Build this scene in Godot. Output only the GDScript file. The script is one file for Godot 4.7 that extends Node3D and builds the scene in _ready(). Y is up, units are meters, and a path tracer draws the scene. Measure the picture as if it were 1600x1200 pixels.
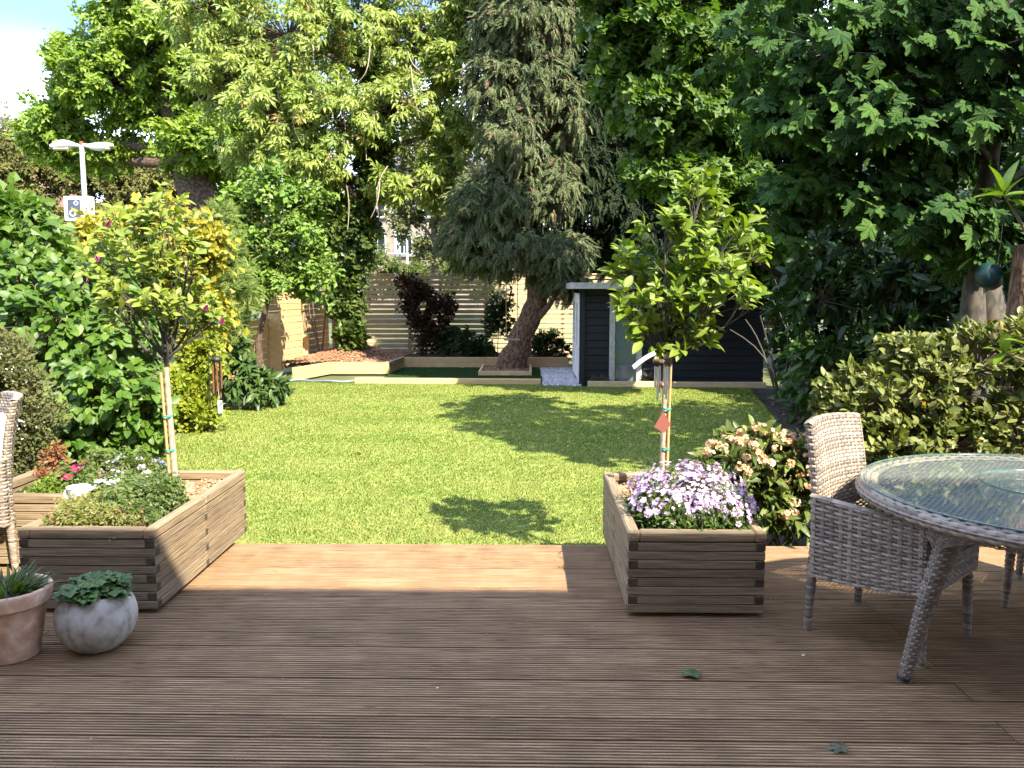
extends Node3D
# An English back garden seen from its timber deck. y is up, metres; the deck is at y = 0, the lawn at y = -0.2.

const LAWN := -0.2
var rng := RandomNumberGenerator.new()
var noise := FastNoiseLite.new()
var M := {}
var camera_at := Vector3(0, 1.57, 0)
var light := Vector3(0.44, 0.76, 0.48)   # leaves turn their faces to the light


# ------------------------------------------------------------------ mesh building
class MB:
	var v := PackedVector3Array()
	var n := PackedVector3Array()
	var t := PackedVector2Array()
	var c := PackedColorArray()
	var col := Color.WHITE

	func tri(a: Vector3, b: Vector3, d: Vector3, ta := Vector2.ZERO, tb := Vector2.ZERO, td := Vector2.ZERO) -> void:
		var m := (b - a).cross(d - a).normalized()
		v.append(a); v.append(d); v.append(b)
		n.append(m); n.append(m); n.append(m)
		t.append(ta); t.append(td); t.append(tb)
		c.append(col); c.append(col); c.append(col)

	func stri(a: Vector3, b: Vector3, d: Vector3, na: Vector3, nb: Vector3, nd: Vector3, ta := Vector2.ZERO, tb := Vector2.ZERO, td := Vector2.ZERO) -> void:
		v.append(a); v.append(d); v.append(b)
		n.append(na); n.append(nd); n.append(nb)
		t.append(ta); t.append(td); t.append(tb)
		c.append(col); c.append(col); c.append(col)

	func quad(a: Vector3, b: Vector3, d: Vector3, e: Vector3) -> void:
		tri(a, b, d, Vector2(0, 0), Vector2(1, 0), Vector2(1, 1))
		tri(a, d, e, Vector2(0, 0), Vector2(1, 1), Vector2(0, 1))

	func squad(a: Vector3, b: Vector3, d: Vector3, e: Vector3, na: Vector3, nb: Vector3, nd: Vector3, ne: Vector3, u0 := Vector2.ZERO, u1 := Vector2.ONE) -> void:
		stri(a, b, d, na, nb, nd, u0, Vector2(u1.x, u0.y), u1)
		stri(a, d, e, na, nd, ne, u0, u1, Vector2(u0.x, u1.y))

	# a box of size s round o with chamfered edges; ends (local x) may take another tone
	func box(o: Vector3, s: Vector3, bev := 0.0, B := Basis.IDENTITY, end_tone := 1.0) -> void:
		var h := s * 0.5
		var b := minf(bev, minf(h.x, minf(h.y, h.z)) * 0.9)
		var was := col
		for ax in 3:
			var u := (ax + 1) % 3
			var w := (ax + 2) % 3
			for sg in [-1.0, 1.0]:
				var p := []
				for q in [[-1, -1], [1, -1], [1, 1], [-1, 1]]:
					var k := Vector3.ZERO
					k[ax] = sg * h[ax]
					k[u] = q[0] * (h[u] - b)
					k[w] = q[1] * (h[w] - b)
					p.append(o + B * k)
				if ax == 0 and end_tone != 1.0:
					col = was * end_tone
				if sg > 0: quad(p[0], p[1], p[2], p[3])
				else: quad(p[3], p[2], p[1], p[0])
				col = was
		if b <= 0.0:
			return
		for ax in 3:
			var u := (ax + 1) % 3
			var w := (ax + 2) % 3
			for su in [-1.0, 1.0]:
				for sw in [-1.0, 1.0]:
					var p := []
					for q in [[-1, 0], [1, 0], [1, 1], [-1, 1]]:
						var k := Vector3.ZERO
						k[ax] = q[0] * (h[ax] - b)
						k[u] = su * (h[u] - (0.0 if q[1] == 0 else b))
						k[w] = sw * (h[w] - (b if q[1] == 0 else 0.0))
						p.append(o + B * k)
					if su * sw > 0: quad(p[0], p[1], p[2], p[3])
					else: quad(p[3], p[2], p[1], p[0])
		for sx in [-1.0, 1.0]:
			for sy in [-1.0, 1.0]:
				for sz in [-1.0, 1.0]:
					var a := o + B * Vector3(sx * h.x, sy * (h.y - b), sz * (h.z - b))
					var d := o + B * Vector3(sx * (h.x - b), sy * h.y, sz * (h.z - b))
					var e := o + B * Vector3(sx * (h.x - b), sy * (h.y - b), sz * h.z)
					if sx * sy * sz > 0: tri(a, d, e)
					else: tri(a, e, d)

	# a tube along a path, smooth round its sides
	func tube(path: Array, rad: Array, sides := 6, cap := true, wob := 0.0) -> void:
		var rings := []
		var nrm := []
		var count := path.size()
		var ref := Vector3.UP
		var along := 0.0
		var len_at := []
		for i in count:
			var d: Vector3 = (path[mini(i + 1, count - 1)] - path[maxi(i - 1, 0)]).normalized()
			if absf(d.dot(ref)) > 0.9: ref = Vector3.RIGHT if absf(d.x) < 0.8 else Vector3.BACK
			var x := d.cross(ref).normalized()
			var y := x.cross(d).normalized()
			ref = y
			var ring := []
			var ns := []
			if i > 0: along += (path[i] - path[i - 1]).length()
			len_at.append(along)
			for k in sides:
				var a := TAU * k / sides
				var o := x * cos(a) + y * sin(a)
				var w := 1.0 + wob * (sin(k * 12.9898 + i * 4.1) * 0.5 + sin(k * 5.3) * 0.5)
				ring.append(path[i] + o * rad[i] * w)
				ns.append(o)
			rings.append(ring); nrm.append(ns)
		for i in count - 1:
			for k in sides:
				var l := (k + 1) % sides
				squad(rings[i][l], rings[i][k], rings[i + 1][k], rings[i + 1][l], nrm[i][l], nrm[i][k], nrm[i + 1][k], nrm[i + 1][l], Vector2((k + 1.0) / sides, len_at[i]), Vector2(float(k) / sides, len_at[i + 1]))
		if cap:
			for k in sides:
				var l := (k + 1) % sides
				tri(path[0], rings[0][k], rings[0][l])
				tri(path[count - 1], rings[count - 1][l], rings[count - 1][k])

	# a profile of (radius, height) turned round the y axis at o
	func lathe(o: Vector3, prof: Array, segs := 24) -> void:
		var ns := []
		for i in prof.size():
			var d: Vector2 = prof[mini(i + 1, prof.size() - 1)] - prof[maxi(i - 1, 0)]
			ns.append(Vector2(d.y, -d.x).normalized())
		for i in prof.size() - 1:
			for k in segs:
				var a := TAU * k / segs
				var b := TAU * (k + 1) / segs
				var da := Vector3(cos(a), 0, -sin(a))
				var db := Vector3(cos(b), 0, -sin(b))
				var y0 := Vector3(0, prof[i].y, 0) + o
				var y1 := Vector3(0, prof[i + 1].y, 0) + o
				squad(y0 + da * prof[i].x, y0 + db * prof[i].x, y1 + db * prof[i + 1].x, y1 + da * prof[i + 1].x,
					da * ns[i].x + Vector3.UP * ns[i].y, db * ns[i].x + Vector3.UP * ns[i].y, db * ns[i + 1].x + Vector3.UP * ns[i + 1].y, da * ns[i + 1].x + Vector3.UP * ns[i + 1].y,
					Vector2(float(k) / segs, y0.y), Vector2((k + 1.0) / segs, y1.y))

	# strands along u woven over stakes along v, on the surface f(u, v); real ribbons with gaps
	func weave(f: Callable, cols: int, rows: int, amp: float, tones: Array, r: RandomNumberGenerator, stakes := true, fill := 0.86) -> void:
		var e := 0.002
		var steps := cols * 2
		var base := col
		for j in rows:
			var va := (j + 0.5 - fill * 0.5) / rows
			var vb := (j + 0.5 + fill * 0.5) / rows
			var vm := (j + 0.5) / rows
			col = tones[r.randi() % tones.size()]
			var pa := []; var pm := []; var pb := []; var nn := []
			for i in steps + 1:
				var u := float(i) / steps
				var m: Vector3 = f.call(u, vm)
				var du: Vector3 = f.call(minf(u + e, 1.0), vm) - f.call(maxf(u - e, 0.0), vm)
				var a: Vector3 = f.call(u, va)
				var b: Vector3 = f.call(u, vb)
				var nr := du.cross(b - a).normalized()
				var off := amp * cos(PI * (i * 0.5 + j))
				pa.append(a + nr * (off - amp * 0.35)); pm.append(m + nr * (off + amp * 0.25)); pb.append(b + nr * (off - amp * 0.35)); nn.append(nr)
			for i in steps:
				if i % 4 == 0 and r.randf() < 0.1: col = tones[r.randi() % tones.size()]
				quad(pa[i], pa[i + 1], pm[i + 1], pm[i])
				quad(pm[i], pm[i + 1], pb[i + 1], pb[i])
		if stakes:
			for i in cols + 1:
				col = tones[r.randi() % tones.size()]
				var ua := clampf((i - 0.22) / cols, 0, 1)
				var ub := clampf((i + 0.22) / cols, 0, 1)
				var parts := maxi(2, rows / 4)
				for j in parts:
					var va := float(j) / parts
					var vb := (j + 1.0) / parts
					quad(f.call(ua, va), f.call(ub, va), f.call(ub, vb), f.call(ua, vb))
		col = base

	func mesh() -> ArrayMesh:
		var m := ArrayMesh.new()
		if v.is_empty(): return m
		var a := []
		a.resize(Mesh.ARRAY_MAX)
		a[Mesh.ARRAY_VERTEX] = v; a[Mesh.ARRAY_NORMAL] = n; a[Mesh.ARRAY_TEX_UV] = t; a[Mesh.ARRAY_COLOR] = c
		m.add_surface_from_arrays(Mesh.PRIMITIVE_TRIANGLES, a)
		return m


# ------------------------------------------------------------------ nodes
func mi(called: String, mesh: Mesh, m: Material, parent: Node, at := Transform3D.IDENTITY) -> MeshInstance3D:
	var o := MeshInstance3D.new()
	o.name = called
	o.mesh = mesh
	o.material_override = m
	o.transform = at
	parent.add_child(o, true)
	return o


func tag(o: Node, label: String, category: String, group := "", kind := "") -> Node:
	if label: o.set_meta("label", label)
	if category: o.set_meta("category", category)
	if group: o.set_meta("group", group)
	if kind: o.set_meta("kind", kind)
	return o


func thing(called: String, label: String, category: String, at := Vector3.ZERO, turn := 0.0, group := "") -> Node3D:
	var o := Node3D.new()
	o.name = called
	add_child(o, true)
	o.position = at
	o.rotation.y = turn
	tag(o, label, category, group)
	return o


func copies(called: String, mesh: Mesh, m: Material, parent: Node, T: Array, C: Array, off := Vector3.ZERO) -> MultiMeshInstance3D:
	var mm := MultiMesh.new()
	mm.transform_format = MultiMesh.TRANSFORM_3D
	mm.use_colors = true
	mm.mesh = mesh
	mm.instance_count = T.size()
	for i in T.size():
		var x: Transform3D = T[i]
		x.origin -= off
		mm.set_instance_transform(i, x)
		mm.set_instance_color(i, C[i])
	var o := MultiMeshInstance3D.new()
	o.name = called
	o.multimesh = mm
	o.material_override = m
	o.set_meta("kind", "stuff")
	parent.add_child(o, true)
	return o


func lin(r: float, g: float, b: float, a := 1.0) -> Color:
	var k := Color(r, g, b).linear_to_srgb()
	k.a = a
	return k


func mat(r: float, g: float, b: float, rough := 0.7, metal := 0.0) -> StandardMaterial3D:
	var m := StandardMaterial3D.new()
	m.albedo_color = lin(r, g, b)
	m.roughness = rough
	m.metallic = metal
	m.cull_mode = BaseMaterial3D.CULL_DISABLED
	m.vertex_color_use_as_albedo = true
	return m


func rdir() -> Vector3:
	var z := rng.randf_range(-1, 1)
	var a := rng.randf() * TAU
	var s := sqrt(1 - z * z)
	return Vector3(s * cos(a), z, s * sin(a))


func rf(a: float, b: float) -> float:
	return rng.randf_range(a, b)


# ------------------------------------------------------------------ textures
func wood_image(sd: int, dark: Color, light: Color, knots: int, stain: float, size := 512) -> ImageTexture:
	var r := RandomNumberGenerator.new()
	r.seed = sd
	var f := FastNoiseLite.new()
	f.seed = sd
	f.frequency = 0.02 * 512.0 / size
	f.fractal_octaves = 4
	var zoom := size / 512.0
	var ks := []
	for i in knots: ks.append(Vector3(r.randf() * size, r.randf() * size, r.randf_range(3, 7) * zoom))
	var im := Image.create(size, size, false, Image.FORMAT_RGB8)
	for y in size:
		for x in size:
			var xm := float(mini(x, size - 1 - x))
			var ym := float(mini(y, size - 1 - y))
			var warp := 0.0
			var kn := 0.0
			for k in ks:
				var dx: float = (x - k.x) * 0.55
				var dy: float = y - k.y
				if absf(dx) < 30 * zoom and absf(dy) < 30 * zoom:
					var q: float = exp(-(dx * dx + dy * dy) / (k.z * k.z * 4))
					warp += q * k.z * signf(dy) * 2.0
					kn = maxf(kn, exp(-(dx * dx + dy * dy) / (k.z * k.z * 0.7)))
			var g := f.get_noise_2d(xm * 0.28, (ym - warp) * 5.5) * 0.75 + 0.5
			var b := f.get_noise_2d(xm * 0.35 + 900, ym * 0.8) * 0.9 + 0.5
			var fine := f.get_noise_2d(xm * 0.9 + 333, (ym - warp) * 16.0)
			var k := clampf((g - 0.5) * 0.5 + fine * 0.36 + (b - 0.5) * stain + 0.55, 0, 1)
			var col := dark.lerp(light, k)
			if kn > 0.02: col = col.lerp(dark * 0.4, kn * 0.85)
			im.set_pixel(x, y, col)
	return ImageTexture.create_from_image(im)


func noise_tex(sd: int, freq: float, stops: Array, size := 512, bump := 0.0, kind := FastNoiseLite.TYPE_SIMPLEX_SMOOTH) -> NoiseTexture2D:
	var f := FastNoiseLite.new()
	f.seed = sd
	f.frequency = freq
	f.noise_type = kind
	f.fractal_octaves = 5
	var t := NoiseTexture2D.new()
	t.width = size
	t.height = size
	t.seamless = true
	t.noise = f
	if bump > 0:
		t.as_normal_map = true
		t.bump_strength = bump
	if stops:
		var g := Gradient.new()
		g.offsets = PackedFloat32Array(stops.map(func(s): return s[0]))
		g.colors = PackedColorArray(stops.map(func(s): return lin(s[1], s[2], s[3])))
		t.color_ramp = g
	return t


func tri_mat(tex: Texture2D, scale: Vector3, rough := 0.8, tint := Color.WHITE, off := Vector3.ZERO, world := false) -> StandardMaterial3D:
	var m := mat(1, 1, 1, rough)
	m.albedo_color = tint
	m.albedo_texture = tex
	m.uv1_triplanar = true
	m.uv1_world_triplanar = world
	m.uv1_scale = scale
	m.uv1_offset = off
	m.uv1_triplanar_sharpness = 6.0
	return m


# a set of board materials that share one picture: each has its own stretch of it and its own tone
func wood_set(key: String, tex: Texture2D, count: int, tone: float, rough := 0.78, scale := Vector3(0.8, 5.0, 5.0)) -> void:
	var list := []
	for i in count:
		var k := 1.0 + rf(-tone, tone)
		var m := tri_mat(tex, scale, rough, lin(minf(k, 1.0) if k < 1 else 1.0, minf(k * rf(0.96, 1.0), 1.0), minf(k * rf(0.92, 1.0), 1.0)), Vector3(rng.randf(), rng.randf(), rng.randf()))
		m.metallic_specular = 0.35
		list.append(m)
	M[key] = list


func pick(key: String) -> Material:
	return M[key][rng.randi() % M[key].size()]


func leaf_texture(rib: float, mottling: float) -> ImageTexture:
	var im := Image.create(64, 64, false, Image.FORMAT_RGB8)
	var f := FastNoiseLite.new()
	f.frequency = 0.07
	for y in 64:
		for x in 64:
			var d := absf(y - 31.5) / 32.0
			var k := 0.80 + mottling * f.get_noise_2d(x, y)
			var side := fposmod(x / 64.0 - d * 0.35, 0.125) / 0.125
			if side < 0.16: k += rib * 0.45
			if d < 0.045: k += rib
			k = clampf(k, 0, 1)
			im.set_pixel(x, y, Color(minf(1, k * 1.03), k, k * 0.97))
	return ImageTexture.create_from_image(im)


func leaf_mat(rough: float, through: float, glow := Color(0.9, 1.0, 0.3), tint := Color.WHITE, spec := 0.5) -> StandardMaterial3D:
	var m := mat(1, 1, 1, rough)
	m.albedo_color = tint
	m.albedo_texture = M.leaf_tex
	m.metallic_specular = spec
	m.backlight_enabled = true
	m.backlight = (glow * through).linear_to_srgb()
	return m


# ------------------------------------------------------------------ leaves (length 1 along +x, upper side +y)
func leaf_oval(w: float, fold: float, curl: float, segs := 4, pointy := 1.0) -> ArrayMesh:
	var b := MB.new()
	var L := []; var C := []; var R := []
	for i in segs + 1:
		var s := float(i) / segs
		var hw := w * pow(sin(PI * pow(s, 0.85 * pointy)), 0.8) if i > 0 and i < segs else 0.0
		var y := -curl * s * s
		C.append(Vector3(s, y, 0)); L.append(Vector3(s, y + fold * hw, hw)); R.append(Vector3(s, y + fold * hw, -hw))
	for i in segs:
		var t0 := float(i) / segs
		var t1 := (i + 1.0) / segs
		var nl: Vector3 = (L[mini(i + 1, segs - 1)] - C[mini(i + 1, segs - 1)]).cross(Vector3.RIGHT).normalized()
		nl = nl if nl.y > 0 else -nl
		var nc := Vector3(curl * 2 * t0, 1, 0).normalized()
		var nr := Vector3(nl.x, nl.y, -nl.z)
		if i == 0:
			b.stri(C[0], L[1], C[1], nc, nl, nc, Vector2(0, .5), Vector2(t1, 1), Vector2(t1, .5))
			b.stri(C[0], C[1], R[1], nc, nc, nr, Vector2(0, .5), Vector2(t1, .5), Vector2(t1, 0))
		elif i == segs - 1:
			b.stri(L[i], C[i + 1], C[i], nl, nc, nc, Vector2(t0, 1), Vector2(1, .5), Vector2(t0, .5))
			b.stri(C[i], C[i + 1], R[i], nc, nc, nr, Vector2(t0, .5), Vector2(1, .5), Vector2(t0, 0))
		else:
			b.squad(C[i], L[i], L[i + 1], C[i + 1], nc, nl, nl, nc, Vector2(t0, .5), Vector2(t1, 1))
			b.squad(R[i], C[i], C[i + 1], R[i + 1], nr, nc, nc, nr, Vector2(t0, 0), Vector2(t1, .5))
	# the uv of squad run (u0.x, u0.y) -> (u1.x, u1.y) across; leaves are small enough for that
	b.c.clear()
	return plain(b)


# a mesh without vertex colours, so that copies carry the tint alone
func plain(b: MB) -> ArrayMesh:
	var m := ArrayMesh.new()
	var a := []
	a.resize(Mesh.ARRAY_MAX)
	a[Mesh.ARRAY_VERTEX] = b.v; a[Mesh.ARRAY_NORMAL] = b.n; a[Mesh.ARRAY_TEX_UV] = b.t
	m.add_surface_from_arrays(Mesh.PRIMITIVE_TRIANGLES, a)
	return m


# turns every face of a leaf so that it is the upper side that faces up
func face_up(b: MB) -> void:
	for i in range(0, b.v.size(), 3):
		if b.n[i].y < 0:
			var p := b.v[i + 1]
			b.v[i + 1] = b.v[i + 2]
			b.v[i + 2] = p
			var q := b.t[i + 1]
			b.t[i + 1] = b.t[i + 2]
			b.t[i + 2] = q
			for k in 3: b.n[i + k] = -b.n[i + k]


func leaf_maple() -> ArrayMesh:
	var b := MB.new()
	var o := Vector3(0.28, 0, 0)
	var half := [[0, .72], [8, .60], [17, .52], [27, .40], [38, .52], [48, .64], [58, .55], [68, .46], [82, .36], [96, .42], [110, .47], [126, .38], [150, .26]]
	var pts := []
	for q in half: pts.append(Vector3(cos(deg_to_rad(q[0])) * q[1], -0.28 * q[1] * q[1] + 0.03 * sin(q[0] * 0.3), sin(deg_to_rad(q[0])) * q[1]) + o)
	pts.append(Vector3(0.12, 0.0, 0))
	for i in range(half.size() - 1, 0, -1): pts.append(Vector3(pts[i].x, pts[i].y, -pts[i].z))
	for i in pts.size():
		var p: Vector3 = pts[i]
		var q: Vector3 = pts[(i + 1) % pts.size()]
		b.tri(o, q, p, Vector2(o.x, .5), Vector2(q.x, .5 + q.z * .7), Vector2(p.x, .5 + p.z * .7))
	face_up(b)
	return plain(b)


func leaf_palmate(count: int, spread: float, droop: float) -> ArrayMesh:
	var b := MB.new()
	for k in count:
		var a := lerpf(-spread, spread, float(k) / (count - 1))
		var l := (0.62 + 0.38 * cos(a * 0.75))
		var d := Vector3(cos(a), 0, sin(a))
		var s := Vector3(-sin(a), 0, cos(a))
		var o := Vector3.ZERO
		var m := d * l * 0.62 + Vector3.DOWN * droop * 0.25
		var e := d * l * 0.92 + Vector3.DOWN * droop * 0.85
		var wl := m + s * 0.15 * l + Vector3.UP * 0.03
		var wr := m - s * 0.15 * l + Vector3.UP * 0.03
		b.tri(o, m, wl, Vector2(0, .5), Vector2(.6, .5), Vector2(.6, 1))
		b.tri(o, wr, m, Vector2(0, .5), Vector2(.6, 0), Vector2(.6, .5))
		b.tri(m, e, wl, Vector2(.6, .5), Vector2(1, .5), Vector2(.6, 1))
		b.tri(m, wr, e, Vector2(.6, .5), Vector2(.6, 0), Vector2(1, .5))
	face_up(b)
	return plain(b)


# a twig end with several small leaves
func cluster(sd: int, count: int, size: float, w: float, flat := 0.5) -> ArrayMesh:
	var b := MB.new()
	var r := RandomNumberGenerator.new()
	r.seed = sd
	for k in count:
		var o := Vector3(float(k) / count * 0.7, 0, 0) + Vector3(r.randf_range(-.1, .1), r.randf_range(-.18, .18), r.randf_range(-.25, .25))
		var a := r.randf_range(-1.9, 1.9)
		var d := Vector3(cos(a), r.randf_range(-.7, .5) * flat * 2, sin(a)).normalized()
		var up := (Vector3.UP + Vector3(r.randf_range(-1, 1), 0, r.randf_range(-1, 1)) * flat).normalized()
		var s := d.cross(up).normalized()
		up = s.cross(d)
		var l := size * r.randf_range(0.75, 1.2)
		var m := o + d * l * 0.5
		var e := o + d * l - up * l * 0.12
		var p := m + s * w * l + up * l * 0.06
		var q := m - s * w * l + up * l * 0.06
		b.tri(o, p, e, Vector2(0, .5), Vector2(.5, 1), Vector2(1, .5))
		b.tri(o, e, q, Vector2(0, .5), Vector2(1, .5), Vector2(.5, 0))
	face_up(b)
	return plain(b)


# a drooping flat spray of scale-leaved conifer
func spray(sd: int, count: int, droop: float, thick := 0.02) -> ArrayMesh:
	var b := MB.new()
	var r := RandomNumberGenerator.new()
	r.seed = sd
	for k in count:
		var s := float(k) / count
		var side := 1.0 if k % 2 == 0 else -1.0
		var o := Vector3(s * 0.85, -droop * s * s, 0)
		var l := 0.36 * (1.0 - s * 0.75) * r.randf_range(.7, 1.25)
		var d := Vector3(0.75, -droop * s * 1.3 + r.randf_range(-.25, .2), side * 0.8).normalized()
		var e := o + d * l - Vector3.UP * l * 0.25
		var m := o + d * l * 0.5
		var w := Vector3(-d.z, r.randf_range(-.5, .5), d.x).normalized() * thick * r.randf_range(.8, 1.6)
		b.tri(o, m + w, e)
		b.tri(o, e, m - w)
	b.tri(Vector3.ZERO, Vector3(1, -droop, 0), Vector3(.5, -droop * .25, thick))
	b.tri(Vector3.ZERO, Vector3(.5, -droop * .25, -thick), Vector3(1, -droop, 0))
	face_up(b)
	return plain(b)


func grass_tuft(sd: int, count: int, h: float, wide: float) -> ArrayMesh:
	var b := MB.new()
	var r := RandomNumberGenerator.new()
	r.seed = sd
	for k in count:
		var o := Vector3(r.randf_range(-1, 1), 0, r.randf_range(-1, 1)) * wide
		var a := r.randf() * TAU
		var lean := Vector3(cos(a), 0, sin(a)) * r.randf_range(.25, 1.25)
		var l := h * r.randf_range(.55, 1.2)
		var s := Vector3(-sin(a + 1.0), 0, cos(a + 1.0)) * r.randf_range(.0018, .003)
		var m := o + (Vector3.UP + lean * .35).normalized() * l * .55
		var e := m + (Vector3.UP * .6 + lean).normalized() * l * .5
		b.tri(o - s, o + s, m + s * .8); b.tri(o - s, m + s * .8, m - s * .8); b.tri(m - s * .8, m + s * .8, e)
	face_up(b)
	for i in b.n.size(): b.n[i] = (b.n[i] + Vector3.UP * 1.1).normalized()
	return plain(b)


# a round flower of petals, facing +y, radius 1
func flower(petals: int, notch: float, cup: float) -> ArrayMesh:
	var b := MB.new()
	for k in petals:
		var a := TAU * k / petals
		var s := TAU / petals * 0.5
		var p := Vector3(cos(a - s) * notch, cup * .6, sin(a - s) * notch)
		var q := Vector3(cos(a + s) * notch, cup * .6, sin(a + s) * notch)
		var e := Vector3(cos(a - s * .5), cup, sin(a - s * .5))
		var g := Vector3(cos(a + s * .5), cup, sin(a + s * .5))
		var o := Vector3.ZERO
		b.tri(o, e, p); b.tri(o, g, e); b.tri(o, q, g)
	face_up(b)
	return plain(b)


# ------------------------------------------------------------------ plants
func curve(a: Vector3, b: Vector3, sag: float, wob: float, parts: int) -> Array:
	var out := []
	var l := (b - a).length()
	var w := rdir() * l * wob
	for i in parts + 1:
		var s := float(i) / parts
		out.append(a.lerp(b, s) + w * sin(PI * s) + Vector3.UP * sag * l * sin(PI * s))
	return out


func taper(r0: float, r1: float, parts: int) -> Array:
	var out := []
	for i in parts + 1: out.append(lerpf(r0, r1, float(i) / parts))
	return out


# leaves of one lobe: c centre, r radii. Branches run out from the centre and carry the leaves.
func leaf_lobe(T: Array, C: Array, c: Vector3, r: Vector3, s: Dictionary, wood: MB) -> void:
	var nb: int = int(s.nb * s.get("weight", 1.0))
	for k in nb:
		var d := rdir()
		if d.y < -0.3 and rng.randf() < s.get("open_below", 0.4): d.y = -d.y
		var reach := pow(rng.randf(), 0.33) * 0.55 + 0.5
		var e := c + d * r * reach
		var a := c + d * r * 0.1
		var path := curve(a, e, s.get("sag", 0.05), 0.1, 3)
		if wood and s.get("twig", 0.0) > 0: wood.tube(path, taper(s.twig, s.twig * 0.3, 3), 4, false)
		var out := (d * r).normalized()
		var tone := rng.randf()
		for i in s.nl:
			var f: float = 1.0 - (1.0 - s.get("from", 0.3)) * pow(rng.randf(), s.get("ends", 1.4))
			var seg := minf(f * 3.0, 2.999)
			var p: Vector3 = path[int(seg)].lerp(path[int(seg) + 1], seg - int(seg)) + rdir() * s.spread * rng.randf()
			var h: Vector3 = (out * s.get("along", 0.7) + rdir() * 0.9 + Vector3.DOWN * s.droop).normalized()
			var up: Vector3 = (light * 1.1 + rdir() * s.get("tumble", 0.7) + out * 0.3).normalized()
			var z := h.cross(up)
			if z.length() < 0.05: continue
			z = z.normalized()
			up = z.cross(h)
			var size: float = s.size * (1.0 + rng.randf_range(-s.get("vary", 0.48), s.get("vary", 0.48)))
			T.append(Transform3D(Basis(h * size, up * size, z * size), p))
			var col: Color = s.ca.lerp(s.cb, clampf(tone * 0.5 + rng.randf() * 0.5, 0, 1))
			if s.has("cc") and rng.randf() < s.get("odd", 0.1): col = s.cc
			C.append(col)


# the leaves that show largest become parts of their own; the rest one mass
func set_leaves(o: Node3D, T: Array, C: Array, s: Dictionary) -> void:
	var singles: int = s.get("singles", 0)
	var part: String = s.get("leaf_name", "leaf")
	if singles > 0:
		var order := range(T.size())
		var key := []
		for x in T: key.append((x.origin - camera_at).length())
		order.sort_custom(func(i, j): return key[i] < key[j])
		var tones := []
		for i in 5:
			var m: StandardMaterial3D = s.mat.duplicate()
			m.albedo_color = s.ca.lerp(s.cb, (i + 0.5) / 5).linear_to_srgb()
			m.vertex_color_use_as_albedo = false
			tones.append(m)
		var rest_t := []
		var rest_c := []
		for i in T.size():
			var x: Transform3D = T[order[i]]
			if i < singles:
				x.origin -= o.position
				mi(part, s.mesh, tones[rng.randi() % 5], o, x)
			else:
				rest_t.append(x); rest_c.append(C[order[i]])
		T = rest_t
		C = rest_c
	if T.size(): copies(s.get("crown_name", "crown"), s.mesh, s.mat, o, T, C, o.position)


# trunk: [[world point, radius], ...]; lobes: [[world centre, radii(, weight)], ...]
func tree(called: String, label: String, category: String, trunk: Array, lobes: Array, s: Dictionary, group := "") -> Node3D:
	var o := thing(called, label, category, trunk[0][0], 0.0, group)
	var bark: Material = s.get("bark", M.bark)
	var b := MB.new()
	var path := []
	var rad := []
	for i in trunk.size() - 1:
		for k in 4:
			var f := k / 4.0
			var wander: float = trunk[i][1] * 0.12
			path.append(trunk[i][0].lerp(trunk[i + 1][0], f) - o.position + Vector3(rf(-wander, wander), 0, rf(-wander, wander)) * (0.0 if i + k == 0 else 1.0))
			rad.append(lerpf(trunk[i][1], trunk[i + 1][1], f) * (1.0 + (0.35 * (1.0 - f) if i == 0 else 0.0) * s.get("flare", 1.0)))
	path.append(trunk[-1][0] - o.position); rad.append(trunk[-1][1])
	b.tube(path, rad, s.get("sides", 12), true, s.get("rough_bark", 0.08))
	mi(s.get("trunk_name", "trunk"), b.mesh(), bark, o)
	var T := []
	var C := []
	for l in lobes:
		var c: Vector3 = l[0]
		var near := 0
		for i in path.size():
			if path[i].y + o.position.y < c.y - l[1].y * 0.4 and path[i].y > (trunk[-1][0].y - trunk[0][0].y) * s.get("first_limb", 0.35): near = i
		if near == 0: near = int((path.size() - 1) * s.get("first_limb", 0.35))
		var w := MB.new()
		var r0: float = minf(rad[near] * 0.6, s.get("limb", 0.06))
		var limb := curve(path[near], c - o.position, s.get("rise", 0.06), 0.1, 6)
		w.tube(limb, taper(r0, maxf(r0 * 0.25, s.get("twig", 0.004)), 6), 7, false, 0.05)
		s.weight = l[2] if l.size() > 2 else 1.0
		var t := MB.new()
		leaf_lobe(T, C, c, l[1], s, t)
		for i in t.v.size(): t.v[i] -= o.position
		w.v.append_array(t.v); w.n.append_array(t.n); w.t.append_array(t.t); w.c.append_array(t.c)
		mi("branch", w.mesh(), bark, o)
	set_leaves(o, T, C, s)
	return o


# a bush: several stems from its foot to its lobes
func bush(called: String, label: String, category: String, at: Vector3, lobes: Array, s: Dictionary, group := "") -> Node3D:
	var o := thing(called, label, category, at, 0.0, group)
	var T := []
	var C := []
	var w := MB.new()
	for l in lobes:
		s.weight = l[2] if l.size() > 2 else 1.0
		var foot: Vector3 = Vector3(rf(-.12, .12), 0, rf(-.12, .12)) * s.get("foot", 1.0)
		w.tube(curve(foot, l[0] - at, 0.04, 0.08, 5), taper(s.get("stem", 0.018), s.get("stem", 0.018) * 0.4, 5), 5, false)
		var t := MB.new()
		leaf_lobe(T, C, l[0], l[1], s, t)
		for i in t.v.size(): t.v[i] -= at
		w.v.append_array(t.v); w.n.append_array(t.n); w.t.append_array(t.t); w.c.append_array(t.c)
	mi("stem", w.mesh(), s.get("bark", M.twig), o)
	s.crown_name = s.get("crown_name", "foliage")
	set_leaves(o, T, C, s)
	return o


func V(x: float, y: float, z: float) -> Vector3:
	return Vector3(x, y, z)


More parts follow.
